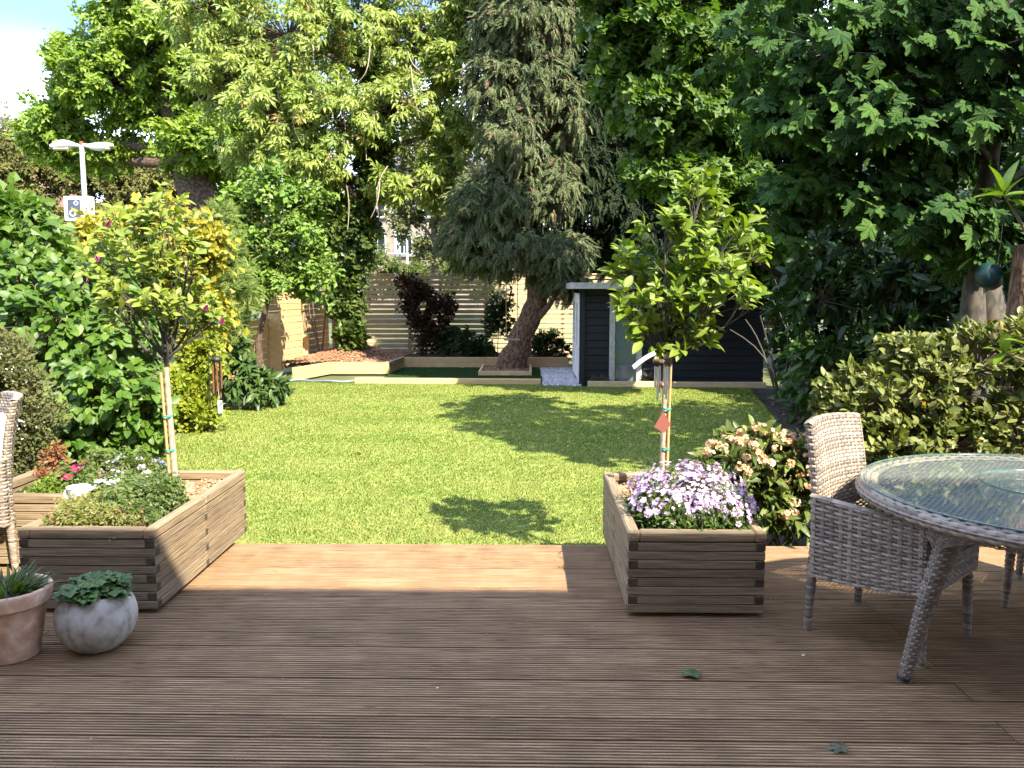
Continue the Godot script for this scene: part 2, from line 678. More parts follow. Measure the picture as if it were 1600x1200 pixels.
func board(called: String, m: Material, parent: Node, a: Vector3, b: Vector3, high: float, thick: float, bev := 0.003, end_tone := 1.0) -> MeshInstance3D:
	# a board from a to b (its centre line), lying on edge: high is vertical, thick across
	var d := b - a
	var x := d.normalized()
	var z := x.cross(Vector3.UP).normalized()
	var y := z.cross(x)
	var key := "%.3f %.3f %.3f %.4f %.2f" % [d.length(), high, thick, bev, end_tone]
	if not M.shapes.has(key):
		var s := MB.new()
		s.box(Vector3.ZERO, Vector3(d.length(), high, thick), bev, Basis.IDENTITY, end_tone)
		M.shapes[key] = s.mesh()
	return mi(called, M.shapes[key], m, parent, Transform3D(Basis(x, y, z), (a + b) * 0.5))


func sheet(called: String, poly: PackedVector2Array, y: float, m: Material, parent: Node, kind := "structure") -> MeshInstance3D:
	var b := MB.new()
	var ix := Geometry2D.triangulate_polygon(poly)
	for i in range(0, ix.size(), 3):
		var p := []
		for k in 3: p.append(Vector3(poly[ix[i + k]].x, y, poly[ix[i + k]].y))
		if (p[1] - p[0]).cross(p[2] - p[0]).y < 0: p = [p[0], p[2], p[1]]
		b.tri(p[0], p[1], p[2], Vector2(p[0].x, p[0].z), Vector2(p[1].x, p[1].z), Vector2(p[2].x, p[2].z))
	var o := mi(called, b.mesh(), m, parent)
	if kind: o.set_meta("kind", kind)
	return o


# ------------------------------------------------------------------ the scene
func _ready() -> void:
	rng.seed = 20240517
	noise.seed = 4
	noise.frequency = 0.35
	M.shapes = {}
	make_view()
	make_materials()
	make_ground()
	make_deck()
	make_house()
	make_fences()
	make_beds()
	make_shed()
	make_far_places()
	make_far_trees()
	make_near_trees()
	make_left_bushes()
	make_right_bushes()
	make_planters()
	make_magnolias()
	make_furniture()
	make_pots()
	make_small_things()


func make_view() -> void:
	var cam := Camera3D.new()
	cam.name = "camera"
	add_child(cam)
	cam.position = camera_at
	cam.rotation = Vector3(-atan(150.0 / 1294.0), atan(23.0 / 1294.0), 0)
	cam.fov = rad_to_deg(2 * atan(600.0 / 1294.0))
	cam.near = 0.05
	cam.far = 900
	cam.current = true
	var e := Environment.new()
	e.background_mode = Environment.BG_SKY
	e.tonemap_mode = Environment.TONE_MAPPER_LINEAR
	e.tonemap_exposure = 4.0
	e.sdfgi_enabled = true
	e.ssao_enabled = true
	e.ssil_enabled = true
	var sky := ProceduralSkyMaterial.new()
	sky.sky_top_color = Color(0.27, 0.44, 0.70)
	sky.sky_horizon_color = Color(0.66, 0.75, 0.87)
	sky.sky_curve = 0.18
	sky.ground_bottom_color = Color(0.16, 0.18, 0.12)
	sky.ground_horizon_color = Color(0.3, 0.34, 0.28)
	sky.sky_cover = cloud_cover()
	sky.sky_cover_modulate = Color(1, 1, 1, 1)
	sky.energy_multiplier = 0.95
	var s := Sky.new()
	s.sky_material = sky
	e.sky = s
	var w := WorldEnvironment.new()
	w.name = "world_environment"
	w.environment = e
	add_child(w)
	var sun := DirectionalLight3D.new()
	sun.name = "sun"
	sun.light_energy = 1.5
	sun.light_color = Color(1.0, 0.955, 0.88)
	sun.light_angular_distance = 0.5
	sun.shadow_enabled = true
	sun.sky_mode = DirectionalLight3D.SKY_MODE_LIGHT_ONLY
	add_child(sun)
	sun.look_at_from_position(Vector3.ZERO, -Vector3(0.64, 1.0, 0.80), Vector3.UP)


func cloud_cover() -> ImageTexture:
	var f := FastNoiseLite.new()
	f.seed = 21
	f.frequency = 1.5
	f.fractal_octaves = 5
	var im := Image.create(512, 256, false, Image.FORMAT_RGBA8)
	for y in 256:
		var up := (0.5 - (y + 0.5) / 256.0) * PI
		for x in 512:
			var a := (x + 0.5) / 512.0 * TAU
			var d := Vector3(cos(a) * cos(up), sin(up) * 1.6, sin(a) * cos(up))
			var k := smoothstep(-0.22, 0.16, f.get_noise_3dv(d)) * smoothstep(-0.02, 0.1, up)
			var g := 0.86 + 0.12 * f.get_noise_3dv(d * 2.3 + Vector3.ONE * 7)
			im.set_pixel(x, y, Color(g, g, g * 1.01, k * 0.95))
	return ImageTexture.create_from_image(im)


func make_materials() -> void:
	M.leaf_tex = leaf_texture(0.2, 0.12)
	# wood
	var deck := wood_image(3, Color(0.30, 0.235, 0.15), Color(0.70, 0.58, 0.44), 12, 0.45, 1024)
	wood_set("deck", deck, 10, 0.22, 0.66)
	var weathered := wood_image(8, Color(0.29, 0.24, 0.18), Color(0.67, 0.60, 0.48), 14, 0.35, 1024)
	wood_set("planter", weathered, 9, 0.24, 0.8)
	var fresh := wood_image(15, Color(0.62, 0.50, 0.34), Color(0.86, 0.75, 0.57), 3, 0.25)
	wood_set("fresh", fresh, 6, 0.08)
	wood_set("slat", wood_image(19, Color(0.60, 0.52, 0.38), Color(0.84, 0.76, 0.60), 4, 0.35, 256), 8, 0.14)
	var bark := noise_tex(5, 0.03, [[0.2, 0.06, 0.045, 0.035], [0.55, 0.16, 0.125, 0.095], [0.85, 0.26, 0.22, 0.17]], 256)
	var bark_n := noise_tex(5, 0.03, [], 256, 9.0)
	M.bark = mat(1, 1, 1, 0.9)
	M.bark.albedo_texture = bark
	M.bark.normal_enabled = true
	M.bark.normal_texture = bark_n
	M.bark.normal_scale = 1.0
	M.bark.uv1_scale = Vector3(3, 0.9, 1)
	M.bark_dark = M.bark.duplicate()
	M.bark_dark.albedo_color = lin(0.55, 0.45, 0.38)
	M.bark_red = M.bark.duplicate()
	M.bark_red.albedo_color = lin(0.85, 0.62, 0.45)
	M.bark_smooth = tri_mat(noise_tex(9, 0.02, [[0.25, 0.032, 0.028, 0.02], [0.7, 0.085, 0.072, 0.05]], 256), Vector3(4, 1.5, 4), 0.75)
	M.bark_grey = tri_mat(noise_tex(30, 0.03, [[0.2, 0.035, 0.03, 0.023], [0.75, 0.085, 0.07, 0.052]], 256), Vector3(12, 2.5, 12), 0.8)
	M.bark_pale = tri_mat(noise_tex(29, 0.03, [[0.2, 0.22, 0.17, 0.12], [0.75, 0.42, 0.34, 0.25]], 256), Vector3(12, 2.5, 12), 0.75)
	M.twig = mat(0.13, 0.09, 0.055, 0.85)
	M.twig_green = mat(0.14, 0.15, 0.05, 0.8)
	# ground
	M.soil = tri_mat(noise_tex(31, 0.03, [[0.25, 0.014, 0.009, 0.005], [0.75, 0.042, 0.027, 0.016]]), Vector3(1.4, 1.4, 1.4), 0.95, Color.WHITE, Vector3.ZERO, true)
	M.turf = tri_mat(noise_tex(32, 0.02, [[0.25, 0.20, 0.27, 0.05], [0.75, 0.30, 0.36, 0.09]]), Vector3(0.7, 0.7, 0.7), 0.95, Color.WHITE, Vector3.ZERO, true)
	M.earth = tri_mat(noise_tex(33, 0.01, [[0.3, 0.06, 0.075, 0.02], [0.7, 0.11, 0.12, 0.04]]), Vector3(0.1, 0.1, 0.1), 0.95, Color.WHITE, Vector3.ZERO, true)
	M.under = mat(0.04, 0.032, 0.025, 0.95)
	# leaves
	M.leaf = leaf_mat(0.5, 0.85)
	M.leaf_glossy = leaf_mat(0.42, 0.55, Color(0.9, 1.0, 0.3), Color.WHITE, 0.4)
	M.leaf_matt = leaf_mat(0.7, 0.5, Color(0.95, 1.0, 0.5), Color.WHITE, 0.3)
	M.needle = leaf_mat(0.75, 0.15, Color(0.9, 1.0, 0.5), Color.WHITE, 0.25)
	M.needle.albedo_texture = null
	M.grass = leaf_mat(0.55, 0.6, Color(0.95, 1.0, 0.3), Color.WHITE, 0.3)
	M.petal = leaf_mat(0.6, 0.7, Color(1, 1, 1))
	M.petal.albedo_texture = null
	M.chip = mat(1, 1, 1, 0.85)
	M.stone = mat(1, 1, 1, 0.8)
	# metal, paint, glass
	M.white = tri_mat(noise_tex(41, 0.02, [[0.2, 0.62, 0.61, 0.58], [0.7, 0.74, 0.74, 0.71]], 256), Vector3(1, 1, 1), 0.5)
	M.trim = tri_mat(noise_tex(42, 0.03, [[0.2, 0.30, 0.295, 0.28], [0.7, 0.42, 0.415, 0.40]], 256), Vector3(1.5, 1.5, 1.5), 0.6)
	M.navy = []
	var nt := wood_image(44, Color(0.105, 0.115, 0.135), Color(0.15, 0.165, 0.19), 3, 0.3, 256)
	wood_set("navy", nt, 5, 0.07, 0.6)
	M.glass = mat(0.9, 1.0, 0.95, 0.03)
	M.glass.albedo_color = Color(0.85, 0.96, 0.92, 0.10)
	M.glass.transparency = BaseMaterial3D.TRANSPARENCY_ALPHA
	M.glass_edge = mat(0.03, 0.11, 0.085, 0.2)
	M.pane = mat(0.02, 0.025, 0.03, 0.06)
	M.black = mat(0.02, 0.02, 0.022, 0.5)
	M.steel = mat(0.62, 0.62, 0.60, 0.28, 1.0)
	M.galv = mat(0.55, 0.58, 0.62, 0.5, 0.3)
	M.terracotta = tri_mat(noise_tex(51, 0.02, [[0.2, 0.48, 0.29, 0.18], [0.6, 0.60, 0.40, 0.27], [0.85, 0.68, 0.53, 0.40]], 256), Vector3(3, 3, 3), 0.85)
	M.concrete = tri_mat(noise_tex(52, 0.018, [[0.1, 0.22, 0.20, 0.16], [0.4, 0.36, 0.335, 0.28], [0.8, 0.46, 0.435, 0.38]], 256), Vector3(3.5, 2.2, 3.5), 0.85)
	M.china = mat(0.82, 0.80, 0.76, 0.25)
	M.wicker = mat(1, 1, 1, 0.55)
	M.cloth = tri_mat(noise_tex(53, 0.2, [[0.3, 0.62, 0.61, 0.58], [0.7, 0.76, 0.75, 0.72]], 128), Vector3(8, 8, 8), 0.9)
	M.brick = tri_mat(noise_tex(54, 0.05, [[0.3, 0.20, 0.11, 0.075], [0.7, 0.34, 0.21, 0.15]], 256), Vector3(1, 3, 1), 0.9)
	M.render = tri_mat(noise_tex(55, 0.02, [[0.2, 0.17, 0.15, 0.115], [0.8, 0.24, 0.215, 0.17]], 256), Vector3(0.25, 0.25, 0.25), 0.9)
	M.roof = tri_mat(noise_tex(56, 0.05, [[0.3, 0.07, 0.075, 0.085], [0.7, 0.13, 0.135, 0.15]], 256), Vector3(0.5, 2, 0.5), 0.7)
	M.felt = mat(0.08, 0.085, 0.09, 0.9)


func lawn_outline() -> PackedVector2Array:
	return PackedVector2Array([Vector2(-3.2, -4.95), Vector2(-3.35, -6.2), Vector2(-3.75, -7.6), Vector2(-4.05, -8.7), Vector2(-4.3, -10.2), Vector2(-4.4, -11.4), Vector2(-4.35, -13.0), Vector2(-4.45, -14.3), Vector2(-5.0, -15.0), Vector2(-5.2, -15.6), Vector2(-3.3, -15.6), Vector2(-3.2, -15.3),
		Vector2(0.26, -15.15), Vector2(0.3, -14.98), Vector2(1.0, -14.88), Vector2(3.95, -14.75), Vector2(3.75, -13.4), Vector2(3.45, -11.6), Vector2(3.1, -9.8), Vector2(2.8, -8.5), Vector2(2.3, -7.2), Vector2(1.75, -6.3), Vector2(1.2, -5.75), Vector2(1.05, -4.95)])


func make_ground() -> void:
	var far := PackedVector2Array([Vector2(-400, 60), Vector2(400, 60), Vector2(400, -600), Vector2(-400, -600)])
	sheet("ground", far, LAWN - 0.03, M.earth, self)
	var lawn := lawn_outline()
	sheet("lawn", lawn, LAWN, M.turf, self)
	sheet("soil_border", PackedVector2Array([Vector2(-7.5, -5.0), Vector2(-7.5, -16.5), Vector2(-4.7, -15.2), Vector2(-4.0, -14.0), Vector2(-4.0, -11.0), Vector2(-3.6, -8.3), Vector2(-3.0, -5.0)]), LAWN - 0.008, M.soil, self)
	sheet("soil_border", PackedVector2Array([Vector2(1.0, -5.0), Vector2(1.1, -6.0), Vector2(2.5, -8.5), Vector2(3.4, -12.5), Vector2(3.6, -14.7), Vector2(9, -14.7), Vector2(9, -5.0)]), LAWN - 0.009, M.soil, self)
	# turf: tufts, denser near the deck; each roll of new turf has its own tone
	var meshes := [grass_tuft(1, 20, 0.019, 0.027), grass_tuft(2, 20, 0.016, 0.031)]
	var lists := [[[], []], [[], []]]
	var z := -4.95
	while z > -15.6:
		var step := 0.030 + 0.022 * clampf((-z - 5.0) / 8.0, 0, 1)
		var x := -5.2
		while x < 4.0:
			var p := Vector2(x + rf(-.5, .5) * step, z + rf(-.5, .5) * step)
			x += step
			if not Geometry2D.is_point_in_polygon(p, lawn): continue
			var row := int(floor(-p.y / 0.62))
			var roll := int(floor((p.x + row * 0.83) / 1.9))
			var h := fposmod(sin(row * 127.1 + roll * 311.7) * 4375.5, 1.0)
			var edge := minf(absf(fposmod(-p.y, 0.62) - 0.31) - 0.295, 0.0) == 0.0
			var k := clampf(0.5 + noise.get_noise_2d(p.x * 3, p.y * 3) * 0.7 + noise.get_noise_2d(p.x * 22, p.y * 22) * 0.3 + (h - 0.5) * 0.55 + rf(-.1, .1), 0, 1)
			var c := Color(0.215, 0.32, 0.06).lerp(Color(0.36, 0.43, 0.125), k)
			if edge: c = c.lerp(Color(0.46, 0.45, 0.17), 0.4)
			if rng.randf() < 0.03: c = Color(0.42, 0.36, 0.15)
			var s := rf(0.75, 1.25) * (1.0 + 0.2 * clampf((-z - 6.0) / 8.0, 0, 1)) * (0.82 if edge else 1.0)
			var w := rng.randi() % 2
			var a := rng.randf() * TAU
			lists[w][0].append(Transform3D(Basis(Vector3.UP, a).scaled(Vector3(s, s * rf(.8, 1.15), s)), Vector3(p.x, LAWN, p.y)))
			lists[w][1].append(c)
		z -= step
	for w in 2:
		var g := copies("grass", meshes[w], M.grass, self, lists[w][0], lists[w][1])
		tag(g, "short freshly laid green turf grass of the lawn", "grass", "grass of the lawn", "stuff")


func make_deck() -> void:
	var d := thing("deck", "", "")
	d.set_meta("kind", "structure")
	# grooved board: ribs along x, at z from -w/2 to w/2
	var shapes := {}
	var prof := []
	var w := 0.1425
	var ribs := 8
	var pitch := w / ribs
	for i in ribs:
		var o := -w * 0.5 + i * pitch
		prof.append(Vector2(o, -0.008 if i > 0 else -0.013))
		prof.append(Vector2(o + pitch * 0.27, -0.008 if i > 0 else -0.013))
		prof.append(Vector2(o + pitch * 0.33, -0.001))
		prof.append(Vector2(o + pitch * 0.40, 0.0))
		prof.append(Vector2(o + pitch * 0.88, 0.0))
		prof.append(Vector2(o + pitch * 0.94, -0.001))
		prof.append(Vector2(o + pitch * 0.995, -0.008 if i < ribs - 1 else -0.013))
	for i in 38:
		var zc := -4.96 + w * 0.5 + i * 0.148
		var runs := [[-5.4, 1.709], [1.712, 5.4]] if i % 2 == 0 else [[-5.4, -2.2], [-2.197, 5.4]]
		for r in runs:
			var l: float = r[1] - r[0]
			if not shapes.has(l):
				var b := MB.new()
				for k in prof.size() - 1:
					var a := Vector3(0, prof[k].y, prof[k].x)
					var c := Vector3(0, prof[k + 1].y, prof[k + 1].x)
					var x := Vector3.RIGHT * l * 0.5
					b.quad(a - x, c - x, c + x, a + x)
				b.box(Vector3(0, -0.0215, 0), Vector3(l, 0.016, w - 0.002))
				shapes[l] = b.mesh()
			mi("board", shapes[l], pick("deck"), d, Transform3D(Basis(Vector3.RIGHT, rf(-.006, .006)), Vector3((r[0] + r[1]) * 0.5, rf(-.0012, .0012), zc)))
	board("fascia_board", pick("deck"), d, V(-5.4, -0.12, -4.978), V(5.4, -0.12, -4.978), 0.15, 0.022)
	var j := MB.new()
	j.box(Vector3(0, -0.215, -2.1), Vector3(10.7, 0.02, 5.6))
	for k in 14: j.box(Vector3(-5.2 + k * 0.8, -0.12, -2.15), Vector3(0.05, 0.17, 5.55))
	mi("joists", j.mesh(), M.under, d)


func make_house() -> void:
	# the house behind the camera, whose eaves shade the near part of the deck
	var h := thing("brick_house", "brick house at the back edge of the deck with deep eaves", "house", V(0, LAWN, 0.95))
	var b := MB.new()
	b.box(V(-5.8, 2.9, 0.15), V(8.4, 5.8, 0.3)); b.box(V(5.8, 2.9, 0.15), V(8.4, 5.8, 0.3)); b.box(V(0, 4.15, 0.149), V(3.2, 3.3, 0.3))
	mi("wall", b.mesh(), M.brick, h)
	var r := MB.new()
	r.box(V(0, 7.32, 2.62), V(20.4, 0.16, 6.6), 0.0, Basis(Vector3.RIGHT, -0.42))
	mi("roof", r.mesh(), M.roof, h)
	var g := MB.new()
	g.box(V(0, 6.02, -0.36), V(20.4, 0.16, 0.1)); g.box(V(0, 5.88, -0.12), V(20.2, 0.12, 0.5))
	mi("gutter", g.mesh(), M.white, h)
	var p := MB.new()
	for x in [-0.8, 0.8]: p.box(V(x, 1.25, 0.2), V(1.56, 2.46, 0.03))
	mi("door_pane", p.mesh(), M.pane, h)


func slat_run(f: Node3D, a: Vector3, b: Vector3, y0: float, count: int, pitch: float, high: float, mkey: String, post_every: float, back: Vector3) -> void:
	var l := Vector2(b.x - a.x, b.z - a.z).length()
	var bays := maxi(1, int(round(l / post_every)))
	for k in bays:
		var p := a.lerp(b, float(k) / bays)
		var q := a.lerp(b, (k + 1.0) / bays)
		for i in count:
			var y := y0 + (i + 0.5) * pitch + rf(-.003, .003)
			var e := (q - p).normalized() * 0.004
			board("slat", pick(mkey), f, V(p.x, y, p.z) + e, V(q.x, y + rf(-.004, .004), q.z) - e, high, 0.02)
	for k in bays + 1:
		var p := a.lerp(b, float(k) / bays) + back * 0.07
		var s := MB.new()
		s.box(Vector3.ZERO, V(0.09, count * pitch + 0.05, 0.09), 0.004)
		mi("post", s.mesh(), pick(mkey), f, Transform3D(Basis.IDENTITY, V(p.x, y0 + count * pitch * 0.5 - 0.02, p.z)))


func make_fences() -> void:
	var f := thing("slatted_fence", "pale slatted timber fence with open gaps across the garden end", "fence", Vector3.ZERO)
	slat_run(f, V(-4.75, 0, -20.3), V(6.5, 0, -20.3), LAWN + 0.06, 17, 0.1195, 0.088, "slat", 1.88, V(0, 0, -1))
	var cap := board("cap_rail", pick("slat"), f, V(-4.75, 1.905, -20.3), V(6.5, 1.905, -20.3), 0.03, 0.07)
	cap.set_meta("label", "level cap rail along the fence top")
	var g := thing("board_fence", "new orange timber board fence along the garden side by the small tree", "fence", Vector3.ZERO)
	slat_run(g, V(-5.45, 0, -13.2), V(-5.3, 0, -16.9), LAWN + 0.05, 8, 0.138, 0.126, "fresh", 1.85, V(-1, 0, 0))
	slat_run(g, V(-5.3, 0, -17.0), V(-4.85, 0, -20.2), LAWN + 0.05, 12, 0.138, 0.126, "fresh", 1.6, V(-1, 0, 0))
	for p in [[V(-5.18, 0.42, -16.95), 1.25], [V(-5.06, 0.16, -18.7), 0.72]]:
		var s := MB.new()
		s.box(Vector3.ZERO, V(0.24, p[1], 0.11), 0.008)
		var nm := "tall upright sleeper post against the board fence" if p[1] > 1 else "short upright sleeper post at the corner of the mulch bed"
		var o := mi("sleeper_post", s.mesh(), M.fresh[2], self, Transform3D(Basis(Vector3.UP, 0.15), p[0]))
		tag(o, nm, "post")
	# brick pier and dark trellis at the corner behind
	var t := thing("trellis_panel", "brown open trellis panel above the board fence at the garden corner", "trellis", V(-4.98, 1.7, -19.3))
	for k in 5: board("lath", M.slat[1], t, V(0.02, -0.5 + k * 0.2, 0.85), V(0.14, -0.5 + k * 0.2, -0.85), 0.03, 0.015)
	for k in 8:
		var s := MB.new()
		s.box(Vector3.ZERO, V(0.015, 1.0, 0.03))
		mi("upright_lath", s.mesh(), M.slat[2], t, Transform3D(Basis.IDENTITY, V(0.05 + (0.8 - k * 0.23) * -0.07, -0.1, 0.8 - k * 0.23)))


func chips(called: String, parent: Node3D, poly: PackedVector2Array, y: Callable, count: int, size: float, ca: Color, cb: Color, thin := 0.35) -> void:
	var b := MB.new()
	b.box(Vector3.ZERO, V(1, 0.22, thin), 0.08)
	var T := []
	var C := []
	var lo := poly[0]
	var hi := poly[0]
	for p in poly:
		lo = lo.min(p); hi = hi.max(p)
	while T.size() < count:
		var p := Vector2(rf(lo.x, hi.x), rf(lo.y, hi.y))
		if not Geometry2D.is_point_in_polygon(p, poly): continue
		var s := size * rf(.5, 1.4)
		var B := Basis(Vector3.UP, rng.randf() * TAU) * Basis(Vector3.BACK, rf(-.5, .5)) * Basis(Vector3.RIGHT, rf(-.6, .6))
		T.append(Transform3D(B.scaled(Vector3.ONE * s), Vector3(p.x, y.call(p) + rf(0, 0.012), p.y)))
		C.append(ca.lerp(cb, rng.randf()))
	var mesh := plain(b)
	copies(called, mesh, M.chip, parent, T, C, parent.position)


func ring_of_sleepers(called: String, label: String, pts: Array, courses: int, high: float, thick: float, mkey := "fresh") -> Node3D:
	var o := thing(called, label, "raised bed")
	for i in pts.size() - 1:
		for c in courses:
			var y := LAWN + (c + 0.5) * (high + 0.003) + 0.005
			var a: Vector3 = pts[i] + Vector3.UP * y
			var b: Vector3 = pts[i + 1] + Vector3.UP * y
			var l := (b - a).length()
			var n := maxi(1, int(round(l / 2.0)))
			var e := (b - a).normalized() * (thick * 0.5 if i % 2 == 1 else -thick * 0.5)
			for k in n:
				var p := a.lerp(b, float(k) / n)
				var q := a.lerp(b, (k + 1.0) / n)
				if k == 0: p += e
				if k == n - 1: q -= e
				board("sleeper", pick(mkey), o, p, q - (b - a).normalized() * 0.003, high, thick, 0.005)
	return o


func make_beds() -> void:
	# left mulch bed
	var o := ring_of_sleepers("mulch_bed", "raised timber bed of brown mulch round the ivy clad tree", [V(-4.45, 0, -15.7), V(-4.06, 0, -16.95), V(-2.87, 0, -16.95), V(-2.75, 0, -18.32)], 1, 0.25, 0.06)
	var poly := PackedVector2Array([Vector2(-5.1, -17.0), Vector2(-4.06, -17.0), Vector2(-2.9, -17.0), Vector2(-2.8, -18.4), Vector2(-2.7, -20.2), Vector2(-4.9, -20.2)])
	var hump := func(p: Vector2) -> float: return 0.02 + 0.30 * exp(-((p.x + 3.9) * (p.x + 3.9) / 0.5 + (p.y + 18.5) * (p.y + 18.5) / 1.2))
	var b := MB.new()
	for i in 14:
		for k in 14:
			var c := []
			for q in [[0, 0], [0, 1], [1, 1], [1, 0]]:
				var p := Vector2(-5.1 + (i + q[0]) * 2.38 / 14, -20.2 + (k + q[1]) * 3.2 / 14)
				c.append(Vector3(p.x, hump.call(p), p.y))
			b.quad(c[0], c[1], c[2], c[3])
	mi("mulch_mound", b.mesh(), M.soil, o)
	chips("mulch", o, poly, hump, 5000, 0.075, Color(0.13, 0.065, 0.03), Color(0.36, 0.19, 0.10))
	# bed along the back fence
	var k := ring_of_sleepers("back_bed", "long low raised timber bed below the slatted fence", [V(-2.72, 0, -18.35), V(0.9, 0, -18.38)], 2, 0.115, 0.06)
	sheet("soil", PackedVector2Array([Vector2(-2.7, -18.4), Vector2(0.9, -18.4), Vector2(1.0, -20.2), Vector2(-2.7, -20.2)]), 0.0, M.soil, k, "")
	# square box round the leaning conifer
	var t := ring_of_sleepers("tree_box", "low square timber box round the foot of the leaning conifer", [V(0.08, 0, -18.1), V(0.08, 0, -16.62), V(-0.95, 0, -16.62), V(-0.95, 0, -18.1)], 1, 0.10, 0.05)
	var sq := PackedVector2Array([Vector2(-0.92, -18.1), Vector2(0.05, -18.1), Vector2(0.05, -16.65), Vector2(-0.92, -16.65)])
	sheet("soil", sq, LAWN + 0.07, M.soil, t, "")
	chips("mulch", t, sq, func(_p): return LAWN + 0.075, 900, 0.06, Color(0.11, 0.06, 0.03), Color(0.3, 0.17, 0.09))
	# second small lawn, gravel and loose beams
	var small := PackedVector2Array([Vector2(-2.84, -15.3), Vector2(0.3, -15.25), Vector2(0.3, -18.3), Vector2(-2.7, -18.3)])
	sheet("artificial_lawn", small, LAWN + 0.004, tri_mat(noise_tex(61, 0.08, [[0.3, 0.03, 0.085, 0.02], [0.7, 0.06, 0.14, 0.03]], 256), Vector3(1.5, 1.5, 1.5), 0.9, Color.WHITE, Vector3.ZERO, true), self)
	var T := []
	var C := []
	var tuft := grass_tuft(9, 16, 0.035, 0.045)
	for i in 9000:
		var p := Vector2(rf(-2.8, 0.28), rf(-18.3, -15.35))
		T.append(Transform3D(Basis(Vector3.UP, rng.randf() * TAU), Vector3(p.x, LAWN + 0.003, p.y)))
		C.append(Color(0.03, 0.09, 0.018).lerp(Color(0.06, 0.15, 0.03), rng.randf()))
	tag(copies("grass", tuft, M.grass, self, T, C), "deep green grass of the small back lawn", "grass", "", "stuff")
	sheet("gravel_path", PackedVector2Array([Vector2(0.28, -15.0), Vector2(1.0, -14.92), Vector2(1.0, -20.2), Vector2(0.92, -20.2), Vector2(0.92, -18.4), Vector2(0.3, -18.3)]), LAWN - 0.004, mat(0.22, 0.22, 0.23, 0.9), self)
	var gr := Node3D.new()
	gr.name = "gravel"
	add_child(gr)
	tag(gr, "loose pale grey gravel beside the dark shed", "gravel", "", "stuff")
	chips("pebbles", gr, PackedVector2Array([Vector2(0.30, -14.99), Vector2(0.98, -14.92), Vector2(0.98, -18.6), Vector2(0.30, -18.3)]), func(_p): return LAWN, 5200, 0.042, Color(0.26, 0.26, 0.27), Color(0.56, 0.56, 0.58), 0.8)
	var s := board("timber_beam", M.fresh[0], self, V(-3.2, LAWN + 0.052, -15.32), V(0.26, LAWN + 0.052, -15.2), 0.10, 0.14, 0.006)
	tag(s, "long new timber beam lying along the far lawn edge before the small back lawn", "beam")
	s = board("timber_beam", M.slat[3], self, V(1.1, LAWN + 0.052, -14.86), V(4.25, LAWN + 0.052, -14.72), 0.10, 0.12, 0.006)
	tag(s, "long timber beam lying in front of the dark shed", "beam")


